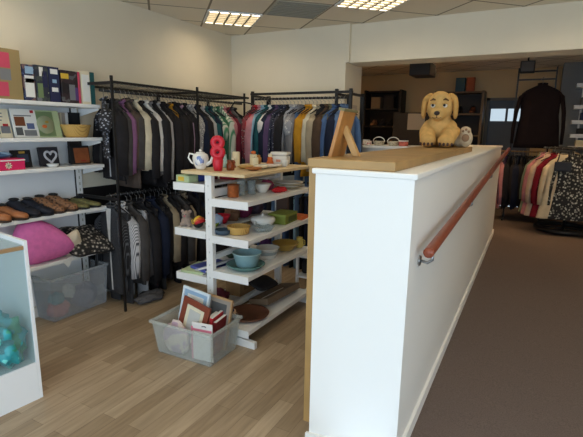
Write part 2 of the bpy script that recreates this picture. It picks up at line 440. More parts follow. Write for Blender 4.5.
block('game_box', 'navy and white boxed game right beside the khaki box with pink circles', 'box', (X, 2.035, z), 0.17, 0.085, 0.255, spots('navy_box_print', (36, 42, 78), ((196, 196, 196), (110, 84, 84), (96, 116, 160)), 12, 0.5, 0.5, 'NOISE'),
      ((0.1, 0.9, 0.1, 0.7, wht), (0.15, 0.9, 0.5, 0.62, brn), (0.2, 0.9, 0.75, 0.95, lblue)), spine=((0.1, 0.55, 0.05, 0.8, cream), (0.15, 0.5, 0.45, 0.6, brn), (0.5, 0.9, 0.85, 0.95, lblue)))
block('game_box', 'dark green and grey patterned boxed game, third on the top wall shelf', 'box', (X, 2.135, z), 0.17, 0.10, 0.262, spots('green_box_print', (64, 72, 70), ((150, 160, 130), (40, 44, 60), (110, 112, 120)), 14, 0.5, 0.5, 'NOISE'),
      ((0.1, 0.5, 0.1, 0.5, grn), (0.5, 0.9, 0.4, 0.85, navy), (0.3, 0.6, 0.7, 0.95, wht)), spine=((0.1, 0.4, 0.05, 0.45, grn), (0.5, 0.9, 0.3, 0.7, wht), (0.2, 0.5, 0.6, 0.95, navy)))
block('game_box', 'narrow dark blue box with white marks on the top wall shelf', 'box', (X, 2.232, z), 0.17, 0.085, 0.262, navy,
      ((0.15, 0.85, 0.8, 0.94, wht), (0.2, 0.8, 0.3, 0.42, wht), (0.3, 0.7, 0.55, 0.65, lblue)), spine=((0.15, 0.85, 0.8, 0.94, wht), (0.2, 0.8, 0.3, 0.42, wht), (0.3, 0.7, 0.55, 0.65, lblue)))
block('game_box', 'dark boxed game with a red edge and yellow badge on the top wall shelf', 'box', (X, 2.37, z), 0.17, 0.165, 0.25, spots('plum_box_print', (52, 36, 42), ((120, 74, 60), (30, 26, 32), (90, 92, 96)), 13, 0.48, 0.5, 'NOISE'),
      ((0.0, 0.4, 0.74, 0.9, yel), (0.4, 0.7, 0.1, 0.58, grey), (0.88, 1, 0.0, 1, pink), (0.7, 0.86, 0.1, 0.5, purp)), spine=((0.3, 0.7, 0.1, 0.6, brn), (0.2, 0.8, 0.72, 0.9, yel)))
block('book', 'thick cream spined book beside the teal book on the top wall shelf', 'book', (X, 2.505, z), 0.17, 0.085, 0.262, cream, ((0.1, 0.9, 0.08, 0.9, wht),), spine=((0.1, 0.9, 0.1, 0.9, lblue),))
block('book', 'slim dark teal book at the right end of the top wall shelf', 'book', (X, 2.571, z), 0.17, 0.04, 0.262, teal)
z = SZ[1]
def leaning(name, label, cat, y, sy, sz, m, patches, zz, tilt=-12, x=-3.42, t=0.012):
    return block(name, label, cat, (x, y, zz), t, sy, sz, m, patches, rot=(0, radians(tilt), 0))
leaning('greeting_card', 'pale card with dark lines leaning at the left of the second wall shelf', 'card', 1.84, 0.19, 0.212, cream, ((0.1, 0.75, 0.82, 0.86, grey), (0.1, 0.75, 0.7, 0.74, grey), (0.1, 0.7, 0.58, 0.62, grey), (0.0, 0.55, 0.12, 0.4, teal), (0.6, 0.95, 0.15, 0.4, grey), (0.7, 0.9, 0.38, 0.48, red)), z)
leaning('collage_board', 'white framed collage of small pictures leaning on the second wall shelf', 'picture', 2.045, 0.19, 0.218, wht, ((0.1, 0.5, 0.4, 0.72, brn), (0.55, 0.85, 0.3, 0.5, c('slate', 88, 100, 140)), (0.08, 0.35, 0.08, 0.35, mgrey), (0.4, 0.9, 0.06, 0.26, grey), (0.1, 0.8, 0.74, 0.78, grey), (0.78, 0.92, 0.86, 0.96, red)), z)
t = leaning('picture_plate', 'green oblong picture with an oval leaf motif on the second wall shelf', 'picture', 2.235, 0.195, 0.214, lgrn, ((0.02, 0.72, 0.05, 0.95, grn),), z)
b = MB(); b.M = Matrix.Translation((0.0075, -0.03, 0.1)) @ Matrix.Rotation(pi / 2, 4, 'Y'); b.lathe([(0.0, 0), (0.072, 0), (0.07, 0.003), (0.0, 0.004)], c('sage', 150, 156, 124), 24); b.build('oval_motif', t)
b = MB(); b.ball((0.014, -0.045, 0.085), (0.003, 0.02, 0.014), org); b.ball((0.014, -0.02, 0.12), (0.003, 0.016, 0.01), c('brass', 170, 140, 60)); b.build('leaf_motif', t)
# woven basket
t = thing('basket', 'shallow golden wicker basket at the right of the second wall shelf', 'basket', (-3.39, 2.44, z))
wick = spots('wicker', (206, 166, 92), ((168, 126, 60),), 40, 0.3, 0.7, 'STRIPE')
MB().lathe([(0.085, 0.0), (0.1, 0.02), (0.122, 0.085), (0.127, 0.095), (0.12, 0.098), (0.114, 0.085), (0.09, 0.015), (0.0, 0.012)], wick, 32, sx=0.72).build('bowl', t)
MB().tube([(0.123 * 0.72 * cos(a), 0.123 * sin(a), 0.098) for a in [2 * pi * k / 28 for k in range(28)]], 0.006, wick, 8, True).build('rim', t)
block('book', 'pale grey striped book standing behind the golden basket', 'book', (-3.53, 2.395, z), 0.03, 0.13, 0.20, c('stone', 176, 164, 150), ((0.1, 0.2, 0, 1, cream), (0.45, 0.55, 0, 1, cream), (0.8, 1, 0, 1, wht)))
block('book', 'black book standing behind the golden basket beside the striped one', 'book', (-3.53, 2.525, z), 0.03, 0.10, 0.205, blk)
# third shelf
z = SZ[2]
t = thing('gift_box', 'pink gift box with a white star mark on the third wall shelf', 'box', (-3.40, 1.79, z))
MB().box(-0.09, 0.09, -0.16, 0.15, 0, 0.082, c('hot_pink', 214, 34, 92), 0.004).build('box', t)
MB().box(-0.092, 0.092, -0.162, 0.152, 0.066, 0.074, wht).build('white_band', t)
b = MB()
for k in range(4):
    a = k * pi / 4
    b.M = Matrix.Translation((0.091, 0.03, 0.034)) @ Matrix.Rotation(a, 4, 'X'); b.box(-0.001, 0.0012, -0.024, 0.024, -0.004, 0.004, cream)
b.build('star_mark', t)
t = thing('cushioned_pouch', 'crumpled blue pouch lying on top of the pink gift box', 'pouch', (-3.40, 1.78, z + 0.083))
b = MB(); b.ball((0, 0, 0.022), (0.07, 0.12, 0.022), c('denim', 74, 104, 140)); b.ball((0.02, 0.05, 0.026), (0.04, 0.05, 0.022), lblue); b.ball((0.02, -0.06, 0.026), (0.04, 0.05, 0.02), c('denim', 74, 104, 140)); b.build('pouch', t)
t = leaning('framed_picture', 'black framed picture with a dark blue centre beside the pink gift box', 'picture frame', 2.0, 0.155, 0.135, blk, ((0.3, 0.85, 0.3, 0.75, c('ink', 52, 62, 84)), (0.4, 0.7, 0.8, 0.92, c('brass', 170, 140, 60))), z, -8, -3.45)
t = leaning('framed_heart', 'black square frame with a white heart outline on the third wall shelf', 'picture frame', 2.215, 0.165, 0.152, c('near_black', 34, 34, 42), (), z, -8, -3.44, 0.02)
hp = [(0.062 * 16 * sin(a) ** 3 / 16, 0.062 * (13 * cos(a) - 5 * cos(2 * a) - 2 * cos(3 * a) - cos(4 * a)) / 16) for a in [2 * pi * k / 36 for k in range(36)]]
MB().tube([(0.011, p[0] * 0.8 + 0.012, 0.076 + p[1] * 0.85) for p in hp], 0.009, c('silver', 200, 200, 206), 8, True).build('heart_outline', t)
t = thing('trinket_dish', 'small white dish standing in front of the black heart frame', 'dish', (-3.335, 2.17, z))
MB().lathe([(0.025, 0), (0.04, 0.012), (0.045, 0.026), (0.041, 0.026), (0.03, 0.01), (0, 0.008)], wht, 24).build('dish', t)
t = leaning('wooden_picture', 'brown wooden picture in a black frame at the right of the third wall shelf', 'picture frame', 2.495, 0.19, 0.155, blk, ((0.2, 0.95, 0.06, 0.88, mat('orange_wood', (150, 84, 48), 0.5, var=0.2, scale=14)), (0.5, 0.75, 0.14, 0.2, red)), z, -8, -3.44, 0.02)
block('book', 'dark book standing upright behind the brown wooden picture', 'book', (-3.54, 2.52, z), 0.03, 0.12, 0.195, c('espresso', 36, 26, 24))
# fourth shelf: shoes
z = SZ[3]
def shoe(label, loc, m, sole_m, L, W, H, boot=0.0, rz_=0.0, group=None, bow=None):
    t = thing('shoe', label, 'shoe', loc, (0, 0, rz_), group)
    secs = [(-0.5, 0.32, 0.75), (-0.46, 0.42, 0.95), (-0.3, 0.44, 1.0 + boot), (-0.12, 0.42, 0.9 + boot * 0.7), (0.05, 0.46, 0.68), (0.25, 0.5, 0.52), (0.4, 0.42, 0.42), (0.48, 0.26, 0.3), (0.5, 0.1, 0.2)]
    vs = []; fs = []; n = 14
    for y, w, hh in secs:
        for k in range(n):
            a = 2 * pi * k / n
            x = cos(a); q = sin(a)
            x = math.copysign(abs(x) ** 0.75, x); q = math.copysign(abs(q) ** 0.75, q)
            vs.append((x * w * W, y * L, 0.012 + (q * 0.5 + 0.5) * hh * H))
    for j in range(len(secs) - 1):
        for k in range(n): fs.append((j * n + k, j * n + (k + 1) % n, (j + 1) * n + (k + 1) % n, (j + 1) * n + k))
    fs += [list(range(n))[::-1], list(range((len(secs) - 1) * n, len(secs) * n))]
    MB().put(vs, fs, m, True).build('upper', t)
    MB().prism([(w * W * 1.04, y * L) for y, w, hh in secs] + [(-w * W * 1.04, y * L) for y, w, hh in secs[::-1]], 'z', 0, 0.016, sole_m).build('sole', t)
    b = MB(); b.ball((0, -0.26 * L, 0.012 + H * (1.0 + boot) * 0.985), (0.3 * W, 0.15 * L, 0.012), blk); b.build('opening', t)
    if bow:
        b = MB(); b.ball((-0.02, 0.1 * L, H * 0.72), (0.022, 0.018, 0.014), bow); b.ball((0.02, 0.1 * L, H * 0.72), (0.022, 0.018, 0.014), bow); b.build('bow', t)
    return t
sole = c('sole', 60, 44, 34)
tanl = mat('tan_leather', (164, 104, 64), 0.4, var=0.15); navl = mat('navy_suede', (30, 32, 42), 0.8); leo = spots('leopard_suede', (146, 104, 72), ((50, 34, 28), (96, 64, 44)), 45, 0.4); oli = spots('olive_print', (112, 108, 66), ((62, 60, 36), (150, 140, 84)), 50, 0.35)
rr = radians(-70)
shoe('tan leather shoe at the left of the shoe shelf, toe pointing forward', (-3.40, 1.72, z), tanl, sole, 0.27, 0.10, 0.10, 0.1, rr)
shoe('tan leather shoe beside its twin, nearest the navy suede pair', (-3.39, 1.84, z), tanl, sole, 0.27, 0.10, 0.085, 0.1, rr)
shoe('navy suede shoe next to the tan leather pair on the shoe shelf', (-3.41, 1.945, z), navl, blk, 0.27, 0.10, 0.10, 0.2, rr, bow=navl)
shoe('navy suede shoe next to the leopard pair on the shoe shelf', (-3.40, 2.045, z), navl, blk, 0.27, 0.10, 0.10, 0.15, rr, bow=navl)
shoe('brown leopard print shoe with a bow next to the navy pair', (-3.41, 2.15, z), leo, sole, 0.27, 0.105, 0.105, 0.15, rr, bow=leo)
shoe('brown leopard print shoe with a bow next to the olive pair', (-3.41, 2.265, z), leo, sole, 0.27, 0.105, 0.11, 0.1, rr, bow=leo)
shoe('flat olive print shoe next to the leopard pair on the shoe shelf', (-3.41, 2.375, z), oli, blk, 0.27, 0.10, 0.062, 0, rr)
shoe('flat olive print shoe at the right end of the shoe shelf', (-3.41, 2.49, z), oli, blk, 0.27, 0.10, 0.066, 0, rr)
# fifth shelf: cushions
z = SZ[4]
def loop(P, n=6):
    out = []; m = len(P)
    for i in range(m):
        p0, p1, p2, p3 = [Vector(P[(i + k) % m]) for k in (-1, 0, 1, 2)]
        for q in range(n):
            t = q / n
            out.append(tuple(0.5 * ((2 * p1) + (p2 - p0) * t + (2 * p0 - 5 * p1 + 4 * p2 - p3) * t * t + (3 * p1 - p0 - 3 * p2 + p3) * t ** 3)))
    return out
heart = loop([(-.235, -.12), (-.25, .04), (-.2, .15), (-.1, .18), (0, .15), (.1, .08), (.19, -.02), (.225, -.1), (.17, -.15), (0, -.172), (-.15, -.17)])
o = MB().puff(heart, 0.085, mat('pink_plush', (224, 116, 180), 0.85, var=0.08, scale=30, bump=0.3, bscale=200)).build('heart_cushion', None, (-3.36, 2.075, z + 0.176), (radians(-6), 0, radians(86)))
tag(o, 'plump pink heart shaped cushion on the lowest wall shelf', 'cushion')
sq = []
for k in range(40):
    a = 2 * pi * k / 40; ca, sa = cos(a), sin(a); q = (abs(ca) ** 5 + abs(sa) ** 5) ** (-0.2); q *= 1 + 0.06 * cos(4 * a + pi)
    sq.append((0.2 * ca * q, 0.2 * sa * q))
t = thing('leopard_cushion', 'square black and white leopard print cushion at the right end of the lowest wall shelf', 'cushion', (-3.41, 2.45, z + 0.085), (radians(-64), radians(4), radians(84)))
MB().puff(sq, 0.07, spots('leopard_print', (26, 24, 24), ((206, 198, 184), (110, 102, 94)), 34, 0.46), wob=0.006).build('cover', t)
MB().tube([(x, 0, zz) for x, zz in sq], 0.006, blk, 8, True).build('piping', t)
o = MB().puff([(x * 0.42, zz * 0.55) for x, zz in sq], 0.04, mat('cream_plush', (218, 204, 178), 0.9, bump=0.4, bscale=120), wob=0.012).build('cream_cushion', None, (-3.34, 2.285, z + 0.1), (radians(15), radians(-22), radians(80)))
tag(o, 'small cream cushion squeezed between the pink heart and the leopard cushion', 'cushion')
o = MB().prism([(-0.045, 0.0), (0.05, 0.02), (0.005, -0.075)], 'x', 0, 0.004, wht).build('paper_tag', None, (SF + 0.002, 2.19, z - 0.005), (0, radians(6), 0))
tag(o, 'white pointed paper tag hanging from the lowest shelf edge under the heart cushion', 'tag')

# ------------------------------------------------------------------ clear bin
def crate(name, label, cat, loc, rot, lx, ly, hz, m, taper=0.03, wall=0.004, parts=True, handle=True):
    t = thing(name, label, cat, loc, rot)
    def ring(s, z): return [(-lx / 2 + taper * (1 - s), -ly / 2 + taper * (1 - s), z), (lx / 2 - taper * (1 - s), -ly / 2 + taper * (1 - s), z), (lx / 2 - taper * (1 - s), ly / 2 - taper * (1 - s), z), (-lx / 2 + taper * (1 - s), ly / 2 - taper * (1 - s), z)]
    o1 = ring(0, 0); o2 = ring(1, hz); i2 = [(x - math.copysign(wall, x), y - math.copysign(wall, y), z) for x, y, z in ring(1, hz)]; i1 = [(x - math.copysign(wall, x), y - math.copysign(wall, y), z + wall) for x, y, z in ring(0, 0)]
    vs = o1 + o2 + i2 + i1; fs = [(3, 2, 1, 0), (12, 13, 14, 15)]
    for a in (0, 4, 8):
        for k in range(4): fs.append((a + k, a + (k + 1) % 4, a + 4 + (k + 1) % 4, a + 4 + k))
    MB().put(vs, fs, m).build('tub', t)
    b = MB()
    for x0, x1, y0, y1 in ((-lx / 2 - 0.014, lx / 2 + 0.014, -ly / 2 - 0.014, -ly / 2 + 0.002), (-lx / 2 - 0.014, lx / 2 + 0.014, ly / 2 - 0.002, ly / 2 + 0.014), (-lx / 2 - 0.014, -lx / 2 + 0.002, -ly / 2, ly / 2), (lx / 2 - 0.002, lx / 2 + 0.014, -ly / 2, ly / 2)):
        b.box(x0, x1, y0, y1, hz - 0.018, hz + 0.003, m, 0.003)
    b.build('rim', t)
    return t
bin_pl = clear('clear_plastic', (238, 238, 246), 0.22, 0.3)
crate('storage_bin', 'clear plastic storage bin on the floor under the lowest wall shelf', 'bin', (-3.46, 2.33, 0), (0, 0, radians(1)), 0.25, 0.56, 0.375, bin_pl, 0.02)
def cloth_lump(name, label, cat, loc, r, m, amp=0.3, freq=6.0, seed=0, rot=(0, 0, 0), part=None):
    b = MB(); n, k = 40, 24; vs = []; fs = []
    for j in range(k + 1):
        f = pi * j / k
        for i in range(n):
            a = 2 * pi * i / n; d = Vector((sin(f) * cos(a), sin(f) * sin(a), cos(f)))
            q = 1 + amp * noise.noise(d * freq * 0.35 + Vector((seed, 0, 0))) + amp * 0.6 * noise.noise(d * freq + Vector((0, seed, 0)))
            p = Vector((d.x * r[0], d.y * r[1], d.z * r[2])) * q
            p.z = max(p.z, -r[2] * 0.86); vs.append(p)
    for j in range(k):
        for i in range(n): fs.append((j * n + i, (j + 1) * n + i, (j + 1) * n + (i + 1) % n, j * n + (i + 1) % n))
    o = b.put(vs, fs, m, True).build(name, None, (loc[0], loc[1], loc[2] + r[2] * 0.86), rot)
    return tag(o, label, cat)
cloth_lump('folded_cloth', 'coral pink cloth bundled in the near end of the clear bin', 'cloth', (-3.44, 2.17, 0.006), (0.075, 0.09, 0.07), mat('coral_cloth', (206, 108, 104), 0.9), 0.25, 5, 1)
cloth_lump('folded_cloth', 'teal cloth lying on the coral cloth in the clear bin', 'cloth', (-3.42, 2.15, 0.125), (0.06, 0.06, 0.05), mat('teal_cloth', (52, 146, 160), 0.9), 0.3, 6, 2)
cloth_lump('folded_cloth', 'white cloth standing beside the teal cloth in the clear bin', 'cloth', (-3.42, 2.265, 0.15), (0.06, 0.045, 0.06), mat('white_cloth', (222, 220, 214), 0.9), 0.3, 6, 3)
cloth_lump('folded_cloth', 'slate blue cloth filling the far end of the clear bin', 'cloth', (-3.46, 2.44, 0.006), (0.08, 0.12, 0.11), mat('slate_cloth', (112, 120, 142), 0.9), 0.2, 5, 4)

# ------------------------------------------------------------------ display cabinet, lower left
cab = thing('display_cabinet', 'white glass fronted display cabinet at the left edge, cut off by the frame', 'cabinet', (-2.443, 1.398, 0), (0, 0, radians(0)))
dirx = Vector((-0.026, -0.236, 0)).normalized()
cab.rotation_euler = (0, 0, math.atan2(dirx.y, dirx.x) + pi)      # local +x points back to the visible corner, -x runs along the front
blue_in = mat('pale_blue_lining', (240, 247, 251), 0.5)
W_, D_, H_ = 1.1, 0.42, 0.97
# local: front plane y=0, body extends to +y or -y; choose the side away from the camera
sd = 1
MB().box(-0.02, 0.0, 0.0, D_ * sd, 0, H_, white_lam).build('side_panel', cab, bev=0.002)
MB().box(-W_, -W_ + 0.02, 0.0, D_ * sd, 0, H_, white_lam).build('side_panel', cab, bev=0.002)
MB().box(-W_ + 0.02, -0.02, D_ * sd - 0.015, D_ * sd, 0.02, H_, blue_in).build('back_panel', cab)
MB().box(-W_ + 0.02, -0.02, 0.0, 0.016, 0.0, 0.215, white_lam).build('kick_panel', cab)
MB().box(-W_ + 0.02, -0.02, 0.0, D_ - 0.015, 0.215, 0.235, white_lam).build('display_shelf', cab)
MB().box(-W_ + 0.02, -0.02, 0.004, 0.024, H_ - 0.05, H_ - 0.03, mat('oak_edge', (166, 132, 92), 0.5)).build('front_rail', cab)
MB().box(-W_ + 0.02, -0.02, 0.008, 0.012, 0.236, H_ - 0.05, clear('cabinet_glass', (220, 235, 238), 0.08, 0.08)).build('glass_front', cab)
MB().box(-W_ + 0.02, -0.02, 0.02, D_ - 0.016, H_ - 0.03, H_ - 0.024, clear('cabinet_top_glass', (215, 222, 224), 0.2, 0.2)).build('glass_top', cab)
p = cab.matrix_basis @ Vector((0, 0, 0))
Rm = Matrix.Rotation(cab.rotation_euler.z, 4, 'Z')
def cabpt(x, y, z): return tuple(Vector((-2.443, 1.398, 0)) + Rm @ Vector((x, y, z)))
silk = spots('turquoise_silk', (50, 160, 170), ((130, 206, 120), (50, 150, 120), (120, 220, 214)), 7, 0.46, 0.3, 'NOISE')
cloth_lump('silk_bag', 'turquoise and green silky bag bunched up in the display cabinet', 'bag', cabpt(-0.16, 0.14, 0.236), (0.15, 0.13, 0.165), silk, 0.4, 8, 5)

# ------------------------------------------------------------------ garments
def torso_mesh(name, L, W, d, hem, seed, neck=0.065):
    rows = [(0.0, neck * 0.9, d * 0.7), (-0.018, neck, d * 0.8), (-0.046, W * 0.46, d * 0.9), (-0.085, W * 0.74, d), (-0.13, W * 0.94, d), (-0.17, W * 0.99, d * 1.05), (-0.22, W * 0.96, d * 1.15), (-0.3, W * 0.93, d * 1.25), (-0.45, W * 0.92, d * 1.2)]
    z = 0.55
    while z < L: rows.append((-z, W * (0.93 + (hem - 0.93) * (z - 0.45) / max(0.1, L - 0.45)), d * 1.2)); z += 0.1
    rows.append((-L, W * hem, d * 1.15))
    n = 30; vs = []; fs = []
    for z, w, dd in rows:
        fold = min(1.0, max(0.0, (-z - 0.1) * 2.2))
        for k in range(n):
            a = 2 * pi * k / n; x = math.copysign(abs(cos(a)) ** 0.8, cos(a)); y = math.copysign(abs(sin(a)) ** 0.7, sin(a))
            f = 1 + 0.5 * fold * sin(6 * x * 1.7 + seed + z * 1.5) * noise.noise(Vector((x * 2.0, z * 2, seed * 3.1 + y)))
            vs.append((x * w * (1 + 0.04 * fold * noise.noise(Vector((z * 3, x * 3, seed)))), y * dd * f + 0.006 * fold * sin(9 * x + seed), z))
    for j in range(len(rows) - 1):
        for k in range(n): fs.append((j * n + k, j * n + (k + 1) % n, (j + 1) * n + (k + 1) % n, (j + 1) * n + k))
    fs += [list(range(n))[::-1], list(range((len(rows) - 1) * n, len(rows) * n))]
    return meshonly(name, vs, fs)
def meshonly(name, vs, fs, smooth=True):
    me = bpy.data.meshes.new(name); bm = bmesh.new(); bv = [bm.verts.new(v) for v in vs]
    for f in fs:
        q = bm.faces.new([bv[i] for i in f]); q.smooth = smooth
    bmesh.ops.recalc_face_normals(bm, faces=bm.faces[:]); bm.to_mesh(me); bm.free(); me.materials.append(blk)
    return me
def tube_mesh(name, path, r, flat=0.55, n=12):
    b = MB(); b.tube(path, r, blk, n, flat=flat); b2 = b.build(name); me = b2.data; bpy.data.objects.remove(b2)
    return me
KINDS = {}
def garment_kind(key, L, W, d, hem, sl, seed):
    k = {'body': torso_mesh('body', L, W, d, hem, seed), 'sl': [], 'L': L}
    if sl > 0:
        for sx in (-1, 1):
            pth = [(sx * W * 0.76, 0, -0.115), (sx * W * 0.99, -0.006, -0.185), (sx * W * 1.14, -0.014, -0.14 - sl * 0.38), (sx * W * 1.2, -0.022 - 0.012 * sin(seed), -0.14 - sl * 0.7), (sx * W * 1.2, -0.03, -0.14 - sl)]
            k['sl'].append(tube_mesh('sleeve', pth, [0.03, 0.058, 0.056, 0.05, 0.042], 0.5))
    b = MB(); b.tube([(0.062 * cos(a), 0.026 * sin(a), 0.0 + 0.012 * sin(a)) for a in [2 * pi * i / 20 for i in range(20)]], 0.011, blk, 8, True); o = b.build('collar'); k['collar'] = o.data; bpy.data.objects.remove(o)
    if key in ('g0', 'g1', 'g5', 'g3'):
        b = MB(); nn = 12
        w0, w1 = (0.012, 0.012) if key in ('g0',) else (0.045, 0.012)
        pts = []
        for q in range(nn + 1):
            zq = -0.03 - (L - 0.06) * q / nn; ww = w0 + (w1 - w0) * min(1, q / 5); yy = -d * (1.02 + 0.35 * min(1, q / 3)) - 0.004
            pts += [(-ww, yy, zq), (ww, yy, zq)]
        b.put(pts, [(2 * q, 2 * q + 1, 2 * q + 3, 2 * q + 2) for q in range(nn)], blk, True); o = b.build('placket'); k['placket'] = o.data; bpy.data.objects.remove(o)
    KINDS[key] = k
for i, (L, W, d, hem, sl) in enumerate(((0.72, 0.205, 0.02, 0.97, 0.56), (0.80, 0.215, 0.022, 1.02, 0.60), (0.66, 0.195, 0.018, 0.98, 0.22), (0.95, 0.20, 0.02, 1.12, 0.58), (0.64, 0.185, 0.017, 1.0, 0.0), (0.76, 0.20, 0.02, 0.95, 0.58))):
    garment_kind('g%d' % i, L, W, d, hem, sl, i * 1.7 + 0.4)
def leg_pair(name, L, w):
    out = []
    for sx in (-1, 1):
        out.append(tube_mesh(name, [(sx * w * 0.5, 0, -0.05), (sx * w * 0.52, 0.0, -0.2), (sx * w * 0.55, 0.004, -L * 0.6), (sx * w * 0.5, -0.004, -L)], [w * 0.53, w * 0.56, w * 0.44, w * 0.4], 0.28))
    b = MB(); b.box(-w, w, -0.02, 0.02, -0.08, 0.0, blk, 0.008); o = b.build('waistband'); me = o.data; bpy.data.objects.remove(o)
    return {'legs': out, 'waist': me, 'L': L}
KINDS['trousers'] = leg_pair('trouser_leg', 0.98, 0.17)
KINDS['jeans'] = leg_pair('trouser_leg', 1.28, 0.16)
b = MB(); b.tube([(0, 0, 0.085), (-0.022, 0, 0.095), (-0.022, 0, 0.125), (0.0, 0, 0.14), (0.02, 0, 0.125), (0.018, 0, 0.105)], 0.0022, chrome, 6); o = b.build('hook'); HOOK = o.data; bpy.data.objects.remove(o)
b = MB(); b.tube([(-0.19, 0, -0.05), (-0.1, 0, -0.008), (0, 0, 0.03), (0.1, 0, -0.008), (0.19, 0, -0.05)], [0.005, 0.006, 0.007, 0.006, 0.005], blk, 8); b.tube([(0, 0, 0.025), (0, 0, 0.09)], 0.003, chrome, 6); o = b.build('hanger'); HANGER = o.data; bpy.data.objects.remove(o)
def part(name, me, parent, m=None, loc=(0, 0, 0)):
    o = bpy.data.objects.new(name, me); COL.objects.link(o); o.parent = parent; o.location = loc
    if m:
        o.material_slots[0].link = 'OBJECT'; o.material_slots[0].material = m
    return o
def garment(name, label, kind, m, loc, rz_, group, sc=1.0, trim=None, drop=0.09):
    """loc is the point on the rail; the garment hangs below it"""
    t = thing(name, label, name.split('_')[-1], loc, (0, 0, rz_), group)
    k = KINDS[kind]
    h = part('hanger', HANGER, t, None, (0, 0, -0.128)); part('hook', HOOK, h)
    if 'legs' in k:
        for me in k['legs']: part('trouser_leg', me, t, m, (0, 0, -0.16))
        part('waistband', k['waist'], t, m, (0, 0, -0.16))
    else:
        o = part('body', k['body'], t, m, (0, 0, -drop)); o.scale = (sc, 1, sc)
        for me in k['sl']:
            q = part('sleeve', me, t, trim or m, (0, 0, -drop)); q.scale = (sc, 1, sc)
        part('collar', k['collar'], t, trim or m, (0, 0, -drop))
        if 'placket' in k: part('placket', k['placket'], t, random.choice(INNER), (0, 0, -drop)).scale = (sc, 1, sc)
    return t
def fab(name, *v): return mat('cloth_' + name, v, 0.88, var=0.16, scale=9, bump=0.25, bscale=60, spec=0.15)
F = dict(black=fab('black', 42, 40, 42), char=fab('charcoal', 74, 71, 70), dgrey=fab('dark_grey', 92, 90, 92), grey=fab('grey', 124, 122, 124), lgrey=fab('light_grey', 172, 172, 176), white=fab('white', 218, 216, 212), cream=fab('cream', 206, 196, 172), mauve=fab('mauve', 132, 92, 128), must=fab('mustard', 186, 134, 40), navy=fab('navy', 34, 40, 58), teal=fab('teal', 36, 82, 88), green=fab('green', 60, 108, 84), maroon=fab('maroon', 108, 36, 52), red=fab('red', 162, 44, 52), pinkc=fab('dusty_pink', 186, 128, 134), lblue=fab('light_blue', 132, 164, 182), blue=fab('blue', 72, 96, 134), denim=fab('denim', 84, 108, 142), brown=fab('brown', 78, 62, 50), beige=fab('beige', 164, 150, 126), khaki=fab('khaki', 104, 100, 76), taupe=fab('taupe', 88, 76, 68),
         floral=spots('white_floral_black', (30, 30, 34), ((190, 190, 196), (120, 124, 136)), 38, 0.36), plum=fab('purple', 92, 72, 104),
         wstripe=spots('white_stripe', (206, 206, 210), ((60, 62, 70),), 60, 0.5, 0.85, 'STRIPE'), bstripe=spots('pinstripe_black', (30, 30, 34), ((96, 98, 104),), 60, 0.3, 0.85, 'STRIPE'), gstripe=spots('green_white_stripe', (196, 200, 188), ((56, 128, 92),), 10, 0.5, 0.85, 'STRIPE'), navyp=spots('navy_dot', (36, 40, 60), ((170, 172, 186),), 40, 0.22), greyp=spots('grey_print', (150, 150, 154), ((60, 60, 66), (208, 208, 206)), 30, 0.4), lilac=fab('lilac', 160, 134, 160), mred=spots('plaid_red', (128, 48, 56), ((204, 196, 186), (70, 30, 40)), 26, 0.34))
INNER = [F['lgrey'], F['dgrey'], F['black'], F['white'], F['char'], F['black'], F['cream'], F['dgrey']]
ORD = ['first', 'second', 'third', 'fourth', 'fifth', 'sixth', 'seventh', 'eighth', 'ninth', 'tenth', 'eleventh', 'twelfth', 'thirteenth', 'fourteenth', 'fifteenth', 'sixteenth', 'seventeenth', 'eighteenth', 'nineteenth', 'twentieth']
def ordn(i):
    tens = {2: 'twenty', 3: 'thirty', 4: 'forty'}
    if i < 20: return ORD[i]
    q, r = divmod(i + 1, 10)
    if r == 0: return {3: 'thirtieth', 4: 'fortieth'}[q]
    return tens[q] + '-' + ORD[r - 1]
NAMES = {'g0': 'shirt', 'g1': 'jacket', 'g2': 'blouse', 'g3': 'coat', 'g4': 'vest', 'g5': 'cardigan', 'trousers': 'trousers', 'jeans': 'jeans'}
FN = dict(black='black', char='charcoal', dgrey='dark grey', grey='grey', lgrey='light grey', white='white', cream='cream', mauve='mauve knitted', must='mustard', navy='navy', teal='dark teal', green='green', maroon='maroon', red='red', pinkc='dusty pink', lblue='light blue', blue='mid blue', denim='denim blue', brown='dark brown', beige='beige', khaki='khaki', taupe='taupe', floral='black floral', plum='purple', wstripe='white striped', bstripe='black pinstripe', gstripe='green striped', navyp='navy spotted', greyp='grey patterned', lilac='lilac', mred='red patterned')

# rails: left wall, two tiers
RX = -3.27
rk = thing('clothes_rail', 'long black two tier clothes rail full of clothes along the left wall', 'clothes rail', (RX, 2.66, 0))
for y in (-0.13, 0.90, 1.72):
    MB().box(-0.31, -0.285, y - 0.013, y + 0.013, 0, 1.97, black_metal).build('post', rk)
    MB().box(0.226, 0.244, y - 0.009, y + 0.009, 0.0, 2.0, black_metal).build('post', rk)
    MB().box(-0.3, 0.235, y - 0.01, y + 0.01, 1.935, 1.957, black_metal).build('arm', rk)
    MB().box(-0.3, 0.235, y - 0.01, y + 0.01, 0.985, 1.01, black_metal).build('arm', rk)
b = MB()
b.box(0.225, 0.245, -0.13, 1.8, 1.942, 1.962, black_metal); b.build('top_bar', rk)
b = MB()
for k in range(40): b.tube([(-0.29, -0.12 + k * 0.047, 1.952), (0.23, -0.12 + k * 0.047, 1.952)], 0.002, black_metal, 5)
b.build('top_grid', rk)
MB().box(-0.31, -0.29, -0.13, 1.8, 1.942, 1.962, black_metal).build('top_bar', rk)
MB().tube([(0, -0.06, 1.9), (0, 2.0, 1.9)], 0.0125, black_metal, 12).build('hanging_bar', rk)
MB().tube([(0, -0.06, 1.0), (0, 1.9, 1.0)], 0.0125, black_metal, 12).build('hanging_bar', rk)
MB().box(-0.31, -0.298, -0.1, 2.1, 0.1, 1.05, black_metal).build('back_panel', rk)  # black sheet standing in for the shade behind the lower clothes
